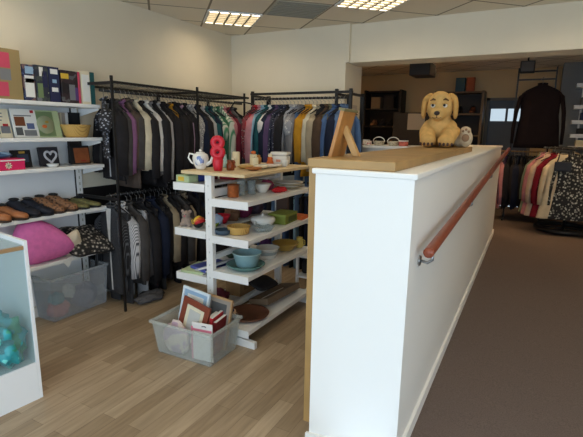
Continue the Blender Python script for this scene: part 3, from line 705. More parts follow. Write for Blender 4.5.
up = [('g2', 'floral'), ('g1', 'black'), ('g5', 'char'), ('g0', 'mauve'), ('g3', 'taupe'), ('g0', 'char'), ('g0', 'cream'), ('g1', 'black'), ('g0', 'white'), ('g0', 'grey'), ('g1', 'black'), ('g5', 'lgrey'), ('g3', 'black'), ('g1', 'black'), ('g0', 'must'), ('g1', 'black'), ('g5', 'black'), ('g0', 'lilac'), ('g1', 'black'), ('g0', 'greyp'), ('g2', 'greyp'), ('g5', 'navy'), ('g1', 'black'), ('g0', 'lgrey'), ('g5', 'teal'), ('g1', 'navy'), ('g0', 'teal'), ('g2', 'gstripe'), ('g0', 'green'), ('g0', 'gstripe'), ('g2', 'pinkc'), ('g0', 'maroon'), ('g5', 'maroon'), ('g1', 'dgrey'), ('g0', 'black')]
for i, (k, f) in enumerate(up):
    y = 2.64 + i * 0.0535
    garment('hanging_' + NAMES[k], '%s %s hung %s from the shelves on the left upper rail' % (FN[f], NAMES[k], ordn(i)), k, F[f], (RX, y + random.uniform(-0.012, 0.012), 1.906), radians(random.uniform(-20, 4) - (16 if i == 0 else 0)), 'clothes on the left upper rail', random.uniform(0.84, 1.0) * (0.8 if i == 0 else 0.82 if k == 'g3' else 1), drop=random.uniform(0.07, 0.1))
low = [('g3', 'bstripe'), ('trousers', 'bstripe'), ('g0', 'wstripe'), ('g1', 'char'), ('trousers', 'wstripe'), ('g1', 'black'), ('g5', 'dgrey'), ('trousers', 'black'), ('g1', 'navy'), ('trousers', 'char'), ('g3', 'black'), ('g0', 'beige'), ('g1', 'black'), ('trousers', 'black'), ('g1', 'char'), ('trousers', 'black'), ('g5', 'beige'), ('g1', 'black'), ('trousers', 'black'), ('g1', 'navy'), ('g1', 'black'), ('trousers', 'char'), ('g1', 'black'), ('g5', 'black'), ('trousers', 'navy'), ('g1', 'black'), ('g1', 'black'), ('trousers', 'black'), ('g1', 'dgrey'), ('g1', 'black'), ('trousers', 'black')]
for i, (k, f) in enumerate(low):
    y = 2.63 + i * 0.058
    garment('hanging_' + NAMES[k], '%s %s hung %s from the shelves on the left lower rail' % (FN[f], NAMES[k], ordn(i)), k, F[f], (RX, y + random.uniform(-0.012, 0.012), 1.006), radians(random.uniform(-20, 2)), 'clothes on the left lower rail', random.uniform(0.9, 1.0) if k not in ('g3',) else 0.85)
cloth_lump('fallen_garment', 'dark grey garment slumped on the floor below the left lower rail', 'garment', (-3.06, 2.84, 0.0), (0.1, 0.16, 0.04), F['dgrey'], 0.35, 6, 9)

# back wall rail
BY = 4.5
rk = thing('clothes_rail', 'black clothes rail full of shirts and jeans along the back wall', 'clothes rail', (-3.0, BY, 0))
for x in (0.0, 1.07, 1.23):
    MB().box(x - 0.015, x + 0.015, -0.015, 0.015, 0, 2.03, black_metal).build('post', rk)
    MB().box(x - 0.02, x + 0.02, 0.34, 0.375, 0, 2.0, black_metal).build('post', rk)
    MB().box(x - 0.012, x + 0.012, 0.0, 0.36, 1.965, 1.99, black_metal).build('arm', rk)
MB().box(-0.02, 1.25, -0.018, 0.018, 1.985, 2.01, black_metal).build('top_bar', rk)
MB().tube([(0, 0, 1.94), (1.23, 0, 1.94)], 0.0125, black_metal, 12).build('hanging_bar', rk)
MB().tube([(0, 0.05, 1.0), (1.23, 0.05, 1.0)], 0.0125, black_metal, 12).build('hanging_bar', rk)
bk = [('g0', 'mred'), ('g2', 'red'), ('g0', 'pinkc'), ('g0', 'lblue'), ('g5', 'teal'), ('g2', 'white'), ('g1', 'navy'), ('g0', 'plum'), ('g0', 'navyp'), ('g5', 'navyp'), ('g1', 'black'), ('g0', 'lgrey'), ('g2', 'greyp'), ('g0', 'grey'), ('jeans', 'denim'), ('g0', 'must'), ('g3', 'must'), ('g0', 'cream'), ('g5', 'beige'), ('g1', 'black'), ('g1', 'brown'), ('g0', 'khaki'), ('g1', 'blue'), ('g0', 'navy'), ('g5', 'denim')]
for i, (k, f) in enumerate(bk):
    x = -2.955 + i * 0.047
    garment('hanging_' + NAMES[k], '%s %s hung %s from the corner on the back wall rail' % (FN[f], NAMES[k], ordn(i)), k, F[f], (x, BY, 1.946), radians(90 - random.uniform(6, 30)), 'clothes on the back wall rail', random.uniform(0.8, 0.98))
bl = ['black', 'blue', 'navy', 'black', 'denim', 'char', 'blue', 'black', 'lblue', 'black', 'navy', 'black', 'char', 'black', 'black', 'navy']
for i, f in enumerate(bl):
    garment('hanging_trousers', '%s trousers hung %s from the corner on the low back rail' % (FN[f], ordn(i)), 'trousers', F[f], (-2.92 + i * 0.072, BY + 0.05, 1.006), radians(90 + random.uniform(-6, 6)), 'trousers on the low back rail')
b = MB(); b.tube([(-0.2, 0, -0.12), (-0.1, 0, -0.06), (0, 0, 0.0), (0.1, 0, -0.05), (0.2, 0, -0.12)], 0.008, black_metal, 8)
b.tube([(0, 0, 0), (0, 0, 0.05), (0.02, 0, 0.07), (0.035, 0, 0.05)], 0.003, black_metal, 6)
tag(b.build('empty_hanger', None, (-3.1, 4.28, 1.90), (0, radians(-25), radians(30))), 'empty black hanger tilted at the corner between the two rails', 'hanger')

# ------------------------------------------------------------------ gondola display shelving
gd = thing('display_shelving', 'white double sided shop shelving in the middle of the wooden floor', 'shelving', (-2.07, 2.52, 0))
for y in (0.0, 1.0):
    b = MB(); b.box(-0.03, 0.03, y - 0.0, y + 0.04, 0, 1.265, white_metal)
    for k in range(12): b.box(-0.004, 0.004, y - 0.001, y + 0.001, 0.08 + k * 0.1, 0.094 + k * 0.1, mat('slot_grey', (196, 196, 194), 0.5))
    b.build('upright', gd, bev=0.002)
    b = MB(); b.prism([(-0.33, 0), (0.40, 0), (0.40, 0.05), (0.03, 0.085), (-0.03, 0.085), (-0.33, 0.05)], 'y', y + 0.003, y + 0.037, white_metal); b.build('foot', gd)
for z0, z1 in ((1.10, 1.16), (0.62, 0.66), (0.14, 0.18)):
    MB().box(-0.015, 0.015, 0.04, 1.0, z0, z1, white_metal).build('cross_rail', gd)
def gshelf(side, z):
    x0, x1 = (0.032, 0.352) if side > 0 else (-0.335, -0.032)
    o = MB().box(x0, x1, 0.0, 1.0, z - 0.018, z, white_metal).build('shelf', gd, bev=0.002)
    o2 = MB(); xe = x1 if side > 0 else x0
    o2.box(min(xe + side * 0.001, xe - side * 0.004), max(xe + side * 0.001, xe - side * 0.004), 0.0, 1.0, z - 0.03, z + 0.0015, white_metal); o2.build('edge_strip', o)
    for y in (-0.004, 1.0):
        MB().box(x0, x1, y, y + 0.004, z - 0.056, z + 0.002, white_metal).build('bracket', o)
for z in (1.097, 0.82, 0.549, 0.131): gshelf(1, z)
for z in (1.194, 0.841, 0.482, 0.131): gshelf(-1, z)
tag(MB().box(-2.312, -1.74, 2.505, 3.56, 1.266, 1.29, ply).build('wooden_board', bev=0.003), 'pale wooden board laid across the top of the white shop shelving', 'board')

def pot(name, label, cat, loc, prof, m, extra=None, pn='body', n=28, sx=1, sy=1, rot=(0, 0, 0)):
    t = thing(name, label, cat, loc, rot)
    MB().lathe(prof, m, n, sx=sx, sy=sy).build(pn, t)
    if extra: extra(t)
    return t
china = mat('white_china', (232, 230, 222), 0.2); bluep = spots('blue_china_print', (222, 224, 226), ((54, 76, 150), (120, 140, 190)), 26, 0.5, 0.2, 'NOISE')
ZT = 1.291
def teapot_parts(t):
    MB().lathe([(0.0, 0.132), (0.03, 0.131), (0.034, 0.124), (0.0, 0.122)], china, 20).build('lid', t)
    MB().ball((0, 0, 0.142), 0.011, china).build('knob', t)
    MB().tube([(0.05, 0, 0.04), (0.085, 0, 0.06), (0.1, 0, 0.1), (0.118, 0, 0.118)], [0.018, 0.013, 0.009, 0.008], china, 12).build('spout', t)
    MB().tube([(-0.045, 0, 0.11), (-0.09, 0, 0.118), (-0.1, 0, 0.085), (-0.075, 0, 0.05), (-0.05, 0, 0.04)], 0.007, china, 10).build('handle', t)
    b = MB(); b.ball((0.01, -0.044, 0.07), (0.038, 0.021, 0.042), bluep); b.build('flower_print', t)
pot('teapot', 'white and blue china teapot on the near end of the wooden top', 'teapot', (-2.235, 2.64, ZT), [(0.03, 0), (0.036, 0.008), (0.055, 0.045), (0.061, 0.085), (0.055, 0.112), (0.035, 0.124), (0.0, 0.126)], china, teapot_parts, rot=(0, 0, radians(15)))
redc = mat('red_glaze', (196, 30, 50), 0.4)
t = thing('flower_vase', 'red vase holding two stacked red flower heads beside the teapot', 'vase', (-2.07, 2.64, ZT), (0, 0, radians(30)))
MB().lathe([(0.03, 0), (0.036, 0.03), (0.04, 0.07), (0.034, 0.1), (0.0, 0.1)], redc, 24).build('vase', t)
for zz, s_ in ((0.135, 1.0), (0.207, 0.95)):
    b = MB(); b.tube([(0.033 * s_ * cos(a), 0, zz + 0.031 * s_ * sin(a)) for a in [2 * pi * k / 24 for k in range(24)]], 0.024 * s_, redc, 12, True); fl_ = b.build('flower_head', t)
    b = MB(); b.ball((0, 0, zz), (0.015, 0.014, 0.015), mat('dark_red_centre', (70, 10, 20), 0.6)); b.build('flower_centre', fl_)
amber = clear('amber_glass', (130, 62, 30), 0.75, 0.15, (220, 150, 90))
def lid_part(m, r, z): return lambda t: MB().lathe([(0, z + 0.012), (r, z + 0.012), (r, z), (0, z)], m, 20).build('lid', t)
pot('spice_jar', 'small amber jar with a lid beside the red flower vase', 'jar', (-2.015, 2.72, ZT), [(0.026, 0), (0.03, 0.004), (0.03, 0.045), (0.022, 0.056), (0.022, 0.064), (0, 0.064)], amber, lid_part(brn, 0.024, 0.064))
cand = mat('ivory_wax', (232, 220, 186), 0.5); 
for i, (x, y, h_, lb) in enumerate(((-2.2, 3.05, 0.12, 'tall ivory pillar candle behind the jars on the wooden top'), (-2.06, 3.12, 0.075, 'short ivory pillar candle near the middle of the wooden top'), (-2.14, 3.22, 0.095, 'ivory pillar candle with an orange topper on the wooden top'))):
    t = pot('candle', lb, 'candle', (x, y, ZT), [(0.03, 0), (0.031, 0.003), (0.031, h_ - 0.003), (0.028, h_), (0.008, h_ - 0.004), (0, h_ - 0.004)], cand, lambda t, h_=h_: MB().tube([(0, 0, h_ - 0.006), (0.001, 0, h_ + 0.008)], 0.0015, blk, 6).build('wick', t), 'wax')
    if i == 2: MB().ball((0, 0, h_ + 0.014), (0.022, 0.022, 0.016), org).build('topper', t)
pot('ornament', 'small orange and white ornament beside the ivory candles', 'ornament', (-2.02, 3.3, ZT), [(0.025, 0), (0.032, 0.02), (0.02, 0.05), (0.024, 0.065), (0.0, 0.085)], org, lambda t: MB().ball((0, 0, 0.085), 0.018, cream).build('head', t))
pot('serving_plate', 'cream oval serving plate lying on the wooden top', 'plate', (-1.93, 3.12, ZT), [(0.06, 0), (0.07, 0.004), (0.115, 0.016), (0.12, 0.02), (0.112, 0.02), (0.07, 0.008), (0, 0.007)], china, None, 'plate', 32, 0.85, 1.25)
t = thing('bread_bin', 'square white lidded box at the far end of the wooden top', 'box', (-1.985, 3.42, ZT), (0, 0, radians(12)))
MB().box(-0.075, 0.075, -0.06, 0.06, 0, 0.085, china, 0.018).build('body', t); MB().box(-0.078, 0.078, -0.063, 0.063, 0.085, 0.115, china, 0.012).build('lid', t); MB().box(-0.02, 0.02, -0.066, -0.06, 0.03, 0.05, c('peach', 214, 150, 120)).build('badge', t)
for i, (x, y, m, lb) in enumerate(((-2.0, 2.9, c('straw', 190, 150, 80), 'shallow straw dish near the front edge of the wooden top'), (-1.87, 2.82, c('amber_dish', 176, 112, 60), 'shallow amber dish at the front edge of the wooden top'))):
    pot('dish', lb, 'dish', (x, y, ZT), [(0.03, 0), (0.06, 0.012), (0.07, 0.022), (0.066, 0.022), (0.04, 0.01), (0, 0.008)], m, None, 'dish', 24, 0.8, 1.2)
pot('figurine', 'small dark red figurine near the front edge of the wooden top', 'figurine', (-2.12, 2.9, ZT), [(0.02, 0), (0.022, 0.01), (0.012, 0.03), (0.018, 0.045), (0.008, 0.06), (0, 0.062)], c('rust', 150, 70, 44), lambda t: MB().ball((0, 0, 0.07), 0.013, cream).build('head', t))
for i, (x, y, m, pr, lb) in enumerate(((-1.86, 3.28, china, [(0.022, 0), (0.026, 0.004), (0.032, 0.05), (0.034, 0.056), (0.029, 0.055), (0.02, 0.008), (0, 0.007)], 'small white cup in front of the square white box on the wooden top'), (-1.9, 2.97, mat('cream_china', (220, 206, 176), 0.25), [(0.03, 0), (0.05, 0.01), (0.058, 0.028), (0.053, 0.027), (0.03, 0.008), (0, 0.007)], 'small cream dish between the amber dish and the oval plate'), (-2.2, 3.36, c('honey', 176, 128, 66), [(0.03, 0), (0.045, 0.02), (0.045, 0.055), (0.032, 0.07), (0.036, 0.08), (0.03, 0.079), (0, 0.065)], 'round honey brown pot behind the candles on the wooden top'), (-2.2, 2.9, mat('pale_turquoise', (170, 206, 206), 0.2), [(0.018, 0), (0.024, 0.01), (0.026, 0.05), (0.012, 0.075), (0.012, 0.1), (0.015, 0.104), (0, 0.1)], 'slim pale turquoise bottle behind the red flower vase'))):
    pot(('cup', 'dish', 'pot', 'bottle')[i], lb, ('cup', 'dish', 'pot', 'bottle')[i], (x, y, ZT), pr, m)
# packets on the left shelf under the wooden top
for i, (y, m1, m2, w, h_, lb) in enumerate(((2.58, lgrn, yel, 0.1, 0.055, 'pale green and yellow packet at the near end under the wooden top'), (2.69, c('royal', 60, 80, 170), cream, 0.09, 0.05, 'blue packet second from the near end under the wooden top'), (2.81, c('wine', 120, 34, 50), pink, 0.12, 0.045, 'wine red packet under the wooden top behind the blue one'), (2.95, red, pink, 0.14, 0.05, 'red packet lying under the middle of the wooden top'), (3.14, pink, red, 0.16, 0.045, 'pink packet lying under the far half of the wooden top'))):
    x = -2.32 if i < 3 else -2.18
    t = thing('packet', lb, 'packet', (x, y, 1.195), (0, 0, radians(4 * i - 6)))
    MB().box(-0.07, 0.07, -w / 2, w / 2, 0, h_, m1, 0.006).build('wrapper', t); MB().box(-0.045, 0.02, -w / 2 - 0.001, w / 2 + 0.001, 0.012, h_ - 0.012, m2).build('label_band', t)
# right shelf A
z = 1.098
copper = mat('copper_lustre', (170, 96, 52), 0.3, metal=0.5, var=0.3, scale=40)
glassm = clear('drinking_glass', (210, 218, 220), 0.3, 0.08)
pot('candle_holder', 'dark amber cylindrical candle holder near the end of the upper shelf', 'candle holder', (-1.955, 2.67, z), [(0.04, 0), (0.043, 0.006), (0.043, 0.088), (0.046, 0.094), (0.04, 0.094), (0.038, 0.01), (0, 0.008)], copper, lambda t: MB().tube([(0.044 * cos(a), 0.044 * sin(a), 0.09) for a in [2 * pi * k / 24 for k in range(24)]], 0.003, brn, 6, True).build('rim', t))
for i, (x, y, h_, r, lb) in enumerate(((-1.96, 2.78, 0.112, 0.035, 'tall grey drinking glass beside the amber candle holder'), (-1.93, 2.88, 0.105, 0.036, 'clear drinking glass between the grey glass and white bowl'))):
    pot('drinking_glass', lb, 'glass', (x, y, z), [(r * 0.85, 0), (r * 0.88, 0.004), (r, h_), (r - 0.003, h_), (r * 0.85 - 0.003, 0.01), (0, 0.009)], glassm, lambda t, h_=h_, r=r: MB().tube([(r * cos(a), r * sin(a), h_) for a in [2 * pi * k / 24 for k in range(24)]], 0.0022, glassm, 6, True).build('rim', t), 'cup')
pot('mixing_bowl', 'small white bowl beside the clear glasses on the upper shelf', 'bowl', (-1.92, 3.02, z), [(0.035, 0), (0.04, 0.006), (0.07, 0.062), (0.074, 0.07), (0.068, 0.07), (0.04, 0.012), (0, 0.01)], china)
cloth_lump('folded_cloth', 'folded magenta cloth behind the white bowl on the upper shelf', 'cloth', (-1.97, 3.17, z), (0.05, 0.07, 0.045), mat('magenta_cloth', (160, 70, 110), 0.9), 0.3, 5, 11)
cloth_lump('folded_cloth', 'bright red cloth on the front edge of the upper shelf', 'cloth', (-1.81, 3.11, z), (0.05, 0.075, 0.022), mat('red_cloth', (196, 34, 40), 0.8), 0.3, 6, 12)
for k in range(4):
    pot('dinner_plate', 'cream plate, %s from the top of the stack on the upper shelf' % ORD[3 - k], 'plate', (-1.87 + 0.008 * (k % 2), 3.36, z + k * 0.013), [(0.06, 0), (0.075, 0.003), (0.125, 0.016), (0.128, 0.02), (0.12, 0.019), (0.075, 0.008), (0, 0.007)], china if k % 2 else mat('cream_china', (220, 206, 176), 0.25), None, 'plate', 32).__setitem__('group', 'stacked cream plates')
# right shelf B
z = 0.821
pot('dish', 'dark blue round dish at the near end of the second shelf', 'dish', (-1.995, 2.59, z), [(0.04, 0), (0.055, 0.01), (0.06, 0.04), (0.055, 0.04), (0.045, 0.012), (0, 0.01)], c('steel_blue', 56, 74, 90))
pot('cane_basket', 'round golden cane basket near the end of the second shelf', 'basket', (-1.915, 2.68, z), [(0.07, 0), (0.078, 0.006), (0.085, 0.05), (0.088, 0.056), (0.08, 0.056), (0.072, 0.012), (0, 0.01)], wick, lambda t: MB().tube([(0.086 * cos(a), 0.086 * sin(a), 0.056) for a in [2 * pi * k / 24 for k in range(24)]], 0.005, wick, 8, True).build('rim', t), 'bowl')
def tureen(t):
    MB().lathe([(0.1, 0.062), (0.098, 0.07), (0.05, 0.086), (0.012, 0.09), (0.012, 0.104), (0, 0.106)], china, 28).build('lid', t)
    for s_ in (-1, 1): MB().tube([(0, s_ * 0.098, 0.05), (0, s_ * 0.13, 0.058), (0, s_ * 0.13, 0.04), (0, s_ * 0.095, 0.034)], 0.006, china, 8).build('handle', t)
pot('tureen', 'cream lidded china tureen in the middle of the second shelf', 'tureen', (-1.9, 3.0, z), [(0.06, 0), (0.07, 0.005), (0.1, 0.045), (0.102, 0.062), (0.0, 0.062)], china, tureen)
pot('glass_dish', 'clear glass dish in front of the cream tureen', 'dish', (-1.81, 2.86, z), [(0.06, 0), (0.085, 0.025), (0.09, 0.035), (0.086, 0.035), (0.06, 0.006), (0, 0.005)], glassm)
t = thing('cardboard_box', 'olive green box on the far half of the second shelf', 'box', (-1.86, 3.24, z), (0, 0, radians(4)))
MB().box(-0.07, 0.09, -0.12, 0.12, 0, 0.082, c('olive', 122, 134, 52), 0.004).build('body', t); MB().box(0.0902, 0.0915, -0.06, 0.1, 0.015, 0.06, c('dark_olive', 74, 84, 34)).build('side_panel_print', t); MB().box(-0.072, 0.092, -0.122, 0.122, 0.066, 0.084, c('olive_lid', 136, 148, 66)).build('lid', t)
tag(MB().box(-0.06, 0.07, -0.06, 0.06, 0, 0.035, org, 0.004).build('small_box', None, (-1.81, 3.44, z)), 'flat orange box at the far end of the second shelf', 'box')
block('book', 'tall brown book standing at the far end of the second shelf', 'book', (-1.97, 3.44, z), 0.12, 0.03, 0.225, c('cocoa', 84, 62, 52))
# left shelf B
z = 0.842
pot('red_bowl', 'red bowl seen behind the near upright on the middle left shelf', 'bowl', (-2.19, 2.83, z), [(0.035, 0), (0.04, 0.005), (0.068, 0.06), (0.072, 0.07), (0.066, 0.07), (0.04, 0.012), (0, 0.01)], redc)
pot('green_dish', 'lime green dish behind the near upright on the middle left shelf', 'dish', (-2.17, 2.68, z), [(0.03, 0), (0.04, 0.004), (0.058, 0.03), (0.055, 0.03), (0.036, 0.008), (0, 0.006)], c('lime', 140, 164, 60))
t = thing('soft_toy', 'grey and pink soft toy at the near end of the middle left shelf', 'toy', (-2.355, 2.60, z), (0, 0, radians(20)))
organic(lambda b: (b.ball((0, 0, 0.04), (0.045, 0.04, 0.042), blk), b.ball((0.0, -0.012, 0.092), 0.034, blk), b.ball((0.03, -0.03, 0.018), 0.018, blk), b.ball((-0.03, -0.03, 0.018), 0.018, blk)), 'body', mat('grey_plush', (150, 132, 120), 0.95, bump=0.4, bscale=150), t, voxel=0.005, smooth=4)
for s_ in (-1, 1): MB().ball((s_ * 0.03, -0.005, 0.118), (0.014, 0.008, 0.014), mat('grey_plush', (0, 0, 0))).build('ear', t)
for s_ in (-1, 1): MB().ball((s_ * 0.012, -0.043, 0.098), 0.004, blk).build('eye', t)
MB().ball((0, -0.046, 0.087), (0.007, 0.005, 0.005), pink).build('nose', t)
t = thing('striped_ball', 'yellow, black and red striped toy beside the grey soft toy', 'toy', (-2.215, 2.57, z))
b = MB()
for k in range(5):
    a = -1.1 + 0.55 * k; m = (yel, blk, yel, org, red)[k]
    b.tube([(0.045 * sin(a) + 0.006 * k - 0.012, -0.012, 0.012 + 0.05 * cos(f_) * 0.9 + 0.04) if False else (0.045 * sin(a) * cos(f_) + 0.004, 0.045 * sin(f_), 0.048 + 0.042 * cos(a) * cos(f_)) for f_ in [-1.4 + 0.28 * q for q in range(11)]], 0.0125, m, 8)
b.build('ribs', t); MB().ball((0, 0, 0.046), (0.04, 0.04, 0.04), blk).build('core', t)
cloth_lump('folded_cloth', 'pale blue and pink cloth behind the striped toy', 'cloth', (-2.18, 2.6 + 0.16, z), (0.045, 0.05, 0.045), mat('pale_blue_cloth', (170, 186, 214), 0.9), 0.25, 5, 21)
for i, (y, m, w, h_, lb) in enumerate(((2.98, mat('brown_cloth', (120, 84, 60), 0.9), 0.07, 0.05, 'brown cloth bundle on the far half of the middle left shelf'), (3.16, mat('wine_cloth', (120, 40, 76), 0.9), 0.08, 0.07, 'wine pink cloth bundle on the middle left shelf'), (3.34, mat('dusky_cloth', (84, 70, 84), 0.9), 0.08, 0.06, 'dusky purple cloth bundle at the far end of the middle left shelf'))):
    cloth_lump('folded_cloth', lb, 'cloth', (-2.2, y, z), (0.07, w, h_), m, 0.3, 5, 30 + i)
# right shelf C
z = 0.55
tealg = mat('turquoise_glaze', (140, 174, 180), 0.2, var=0.1)
pot('casserole_dish', 'wide turquoise casserole dish near the end of the third shelf', 'dish', (-1.865, 2.70, z), [(0.1, 0), (0.11, 0.006), (0.142, 0.03), (0.15, 0.038), (0.142, 0.04), (0.11, 0.016), (0, 0.014)], mat('green_glaze', (90, 130, 126), 0.25))
t = pot('mixing_bowl', 'pale turquoise bowl sitting in the wide turquoise dish', 'bowl', (-1.86, 2.71, z + 0.016), [(0.075, 0), (0.082, 0.006), (0.108, 0.1), (0.113, 0.108), (0.105, 0.105), (0.078, 0.014), (0, 0.012)], tealg, lambda t: MB().tube([(0.111 * cos(a), 0.111 * sin(a), 0.108) for a in [2 * pi * k / 28 for k in range(28)]], 0.003, mat('pale_turquoise', (170, 206, 206), 0.2), 6, True).build('rim', t), 'body')
for k in range(3):
    pot('pie_dish', '%s white dish in the stack on the third shelf' % ('lowest', 'middle', 'topmost')[k], 'dish', (-1.885 + 0.006 * k, 3.03, z + 0.026 * k), [(0.07, 0), (0.078, 0.004), (0.094, 0.034), (0.1, 0.038), (0.092, 0.037), (0.074, 0.01), (0, 0.008)], (china, mat('grey_glass_dish', (176, 186, 186), 0.15), china)[k]).__setitem__('group', 'stacked white dishes')
pot('serving_bowl', 'mustard yellow bowl at the far end of the third shelf', 'bowl', (-1.87, 3.32, z), [(0.06, 0), (0.07, 0.006), (0.115, 0.06), (0.12, 0.07), (0.112, 0.068), (0.07, 0.016), (0, 0.012)], mat('mustard_glaze', (170, 138, 62), 0.3))
pot('jug', 'small yellow jug at the far end of the third shelf', 'jug', (-1.80, 3.46, z), [(0.028, 0), (0.038, 0.02), (0.036, 0.06), (0.026, 0.08), (0.03, 0.095), (0.026, 0.094), (0, 0.08)], c('butter', 190, 170, 84), lambda t: MB().tube([(0.03, 0, 0.08), (0.055, 0, 0.07), (0.055, 0, 0.035), (0.036, 0, 0.025)], 0.004, c('butter', 190, 170, 84), 8).build('handle', t))
cloth_lump('folded_cloth', 'dark purple cloth behind the white dishes on the third shelf', 'cloth', (-1.98, 3.16, z), (0.05, 0.05, 0.07), mat('purple_cloth', (76, 40, 84), 0.9), 0.3, 5, 40)
# left shelf C: flat packets and books
z = 0.483
BK = [(-2.28, 2.66, 0.2, 0.26, 0.02, lgrn, 'lime green book at the bottom of the pile on the lower left shelf', 8), (-2.2, 2.70, 0.2, 0.27, 0.022, c('periwinkle', 76, 86, 160), 'purple blue book lying on the lime book', -14)]
zz = z
for x, y, sx, sy, hh, m, lb, rr_ in BK:
    t = thing('book', lb, 'book', (x, y, zz), (0, 0, radians(rr_))); MB().box(-sx / 2, sx / 2, -sy / 2, sy / 2, 0, hh, m, 0.003).build('cover', t); MB().box(-sx / 2 + 0.006, sx / 2 + 0.001, -sy / 2 + 0.004, sy / 2 - 0.004, 0.004, hh - 0.004, wht).build('pages', t)
    zz += hh + 0.001
t = thing('book', 'grey glossy book leaning on the pile behind the near upright', 'book', (-2.14, 2.72, zz), (0, radians(-20), radians(-8)))
MB().box(-0.1, 0.1, -0.17, 0.17, 0, 0.018, c('silver_grey', 176, 178, 184), 0.003).build('cover', t); MB().box(-0.05, 0.06, -0.172, -0.168, 0.004, 0.014, wht).build('pages', t)
cloth_lump('folded_cloth', 'dark green cloth on the far half of the lower left shelf', 'cloth', (-2.2, 3.1, z), (0.09, 0.13, 0.06), mat('bottle_cloth', (60, 74, 56), 0.9), 0.3, 5, 41)
# bottom shelf D
z = 0.132
pot('serving_tray', 'round dark brown wooden tray on the bottom shelf', 'tray', (-1.885, 2.76, z), [(0.13, 0), (0.15, 0.006), (0.165, 0.024), (0.168, 0.03), (0.16, 0.03), (0.14, 0.012), (0, 0.011)], mat('walnut', (104, 66, 48), 0.35, var=0.15), None, 'tray', 36)
t = thing('wooden_tray', 'long grey-brown wooden tray tilted on the bottom shelf', 'tray', (-1.90, 3.22, z + 0.006), (radians(0), radians(-14), radians(-4)))
b = MB(); wd = mat('driftwood', (116, 98, 78), 0.7, var=0.15, scale=10); b.box(-0.1, 0.1, -0.25, 0.25, 0, 0.012, wd); b.build('base', t)
for x0, x1, y0, y1 in ((-0.1, -0.088, -0.25, 0.25), (0.088, 0.1, -0.25, 0.25), (-0.088, 0.088, -0.25, -0.238), (-0.088, 0.088, 0.238, 0.25)): MB().box(x0, x1, y0, y1, 0.012, 0.055, wd).build('side', t)
tag(MB().puff([(0.13 * math.copysign(abs(cos(a)) ** 0.5, cos(a)), 0.1 * math.copysign(abs(sin(a)) ** 0.5, sin(a))) for a in [2 * pi * k / 32 for k in range(32)]], 0.03, blk).build('black_bag', None, (-1.975, 3.12, z + 0.15), (radians(-75), 0, radians(80))), 'flat black bag lying above the wooden tray on the bottom shelf', 'bag')
cloth_lump('folded_cloth', 'pink and navy cloth bundle on the bottom shelf behind the crate', 'cloth', (-2.02 + 0.07, 2.6, z), (0.06, 0.06, 0.06), spots('pink_navy', (44, 44, 70), ((170, 60, 96), (210, 180, 150)), 14, 0.5, 0.85, 'NOISE'), 0.3, 5, 42)
cloth_lump('folded_cloth', 'wine coloured cloth bundle on the bottom left shelf', 'cloth', (-2.22, 2.78, z), (0.09, 0.13, 0.08), mat('wine_bundle', (110, 44, 64), 0.9), 0.3, 5, 43)
block('storage_box', 'tan cardboard box at the back of the bottom left shelf', 'box', (-2.25, 3.2, z), 0.16, 0.3, 0.15, c('kraft', 150, 116, 76), ((0.2, 0.8, 0.3, 0.7, c('kraft_dark', 124, 92, 58)),))

# second low rack beyond, mostly hidden by the half wall
lr = thing('low_rack', 'low white rack standing behind the far end of the shop shelving', 'rack', (-1.9, 3.62, 0))
for x in (0.0, 0.75):
    for y in (0.0, 0.45): MB().box(x - 0.012, x + 0.012, y - 0.012, y + 0.012, 0, 0.45, white_metal).build('leg', lr)
for z in (0.02, 0.225, 0.425):
    o = MB().box(-0.01, 0.76, -0.012, 0.46, z - 0.018, z, white_metal).build('shelf', lr)
t = thing('handbag', 'black handbag on the middle tier of the low white rack', 'bag', (-1.82, 3.72, 0.226))
MB().box(-0.07, 0.07, -0.05, 0.05, 0, 0.13, blk, 0.025).build('body', t); MB().tube([(-0.05, 0, 0.12), (-0.04, 0, 0.17), (0.04, 0, 0.17), (0.05, 0, 0.12)], 0.006, blk, 8).build('handle', t)
block('framed_picture', 'brown framed picture beside the black handbag on the low rack', 'picture frame', (-1.69, 3.74, 0.226), 0.1, 0.02, 0.14, brn, (), spine=((0.15, 0.85, 0.12, 0.88, c('sand', 150, 120, 104)),))
block('storage_box', 'dark box on the lowest tier of the low white rack', 'box', (-1.7, 3.8, 0.021), 0.25, 0.2, 0.15, c('dark_box', 60, 50, 46), ((0.2, 0.8, 0.2, 0.7, brn),))

# ------------------------------------------------------------------ crate of pictures on the floor
cr_pl = clear('frosted_plastic', (252, 248, 240), 0.21, 0.35)
CX, CY = -2.03, 2.31
crate('picture_crate', 'frosted plastic crate full of framed pictures on the wooden floor', 'crate', (CX, CY, 0), (0, 0, radians(2)), 0.52, 0.36, 0.25, cr_pl, 0.028)
def framed(name, label, cat, loc, rot, w, h_, fm_, mt, art, bw=0.04, t_=0.018, marks=()):
    t = thing(name, label, cat, loc, rot)
    b = MB()
    b.box(-w / 2, w / 2, 0, t_, 0, bw, fm_); b.box(-w / 2, w / 2, 0, t_, h_ - bw, h_, fm_); b.box(-w / 2, -w / 2 + bw, 0, t_, bw, h_ - bw, fm_); b.box(w / 2 - bw, w / 2, 0, t_, bw, h_ - bw, fm_)
    b.build('frame', t, bev=0.002)
    MB().box(-w / 2 + bw, w / 2 - bw, 0.006, t_, bw, h_ - bw, mt).build('mount', t)
    if art:
        b = MB(); q = bw + 0.03; b.box(-w / 2 + q, w / 2 - q, 0.004, 0.0065, q, h_ - q, art); b.build('picture', t)
    return t
rb = mat('redwood_frame', (128, 62, 44), 0.4, var=0.12)
framed('framed_picture', 'red-brown framed sketch in a cream mount, front of the crate', 'picture frame', (-2.06, 2.225, 0.055), (radians(-8), radians(12), radians(-2)), 0.245, 0.35, rb, cream, c('sketch_grey', 190, 190, 184), 0.042)
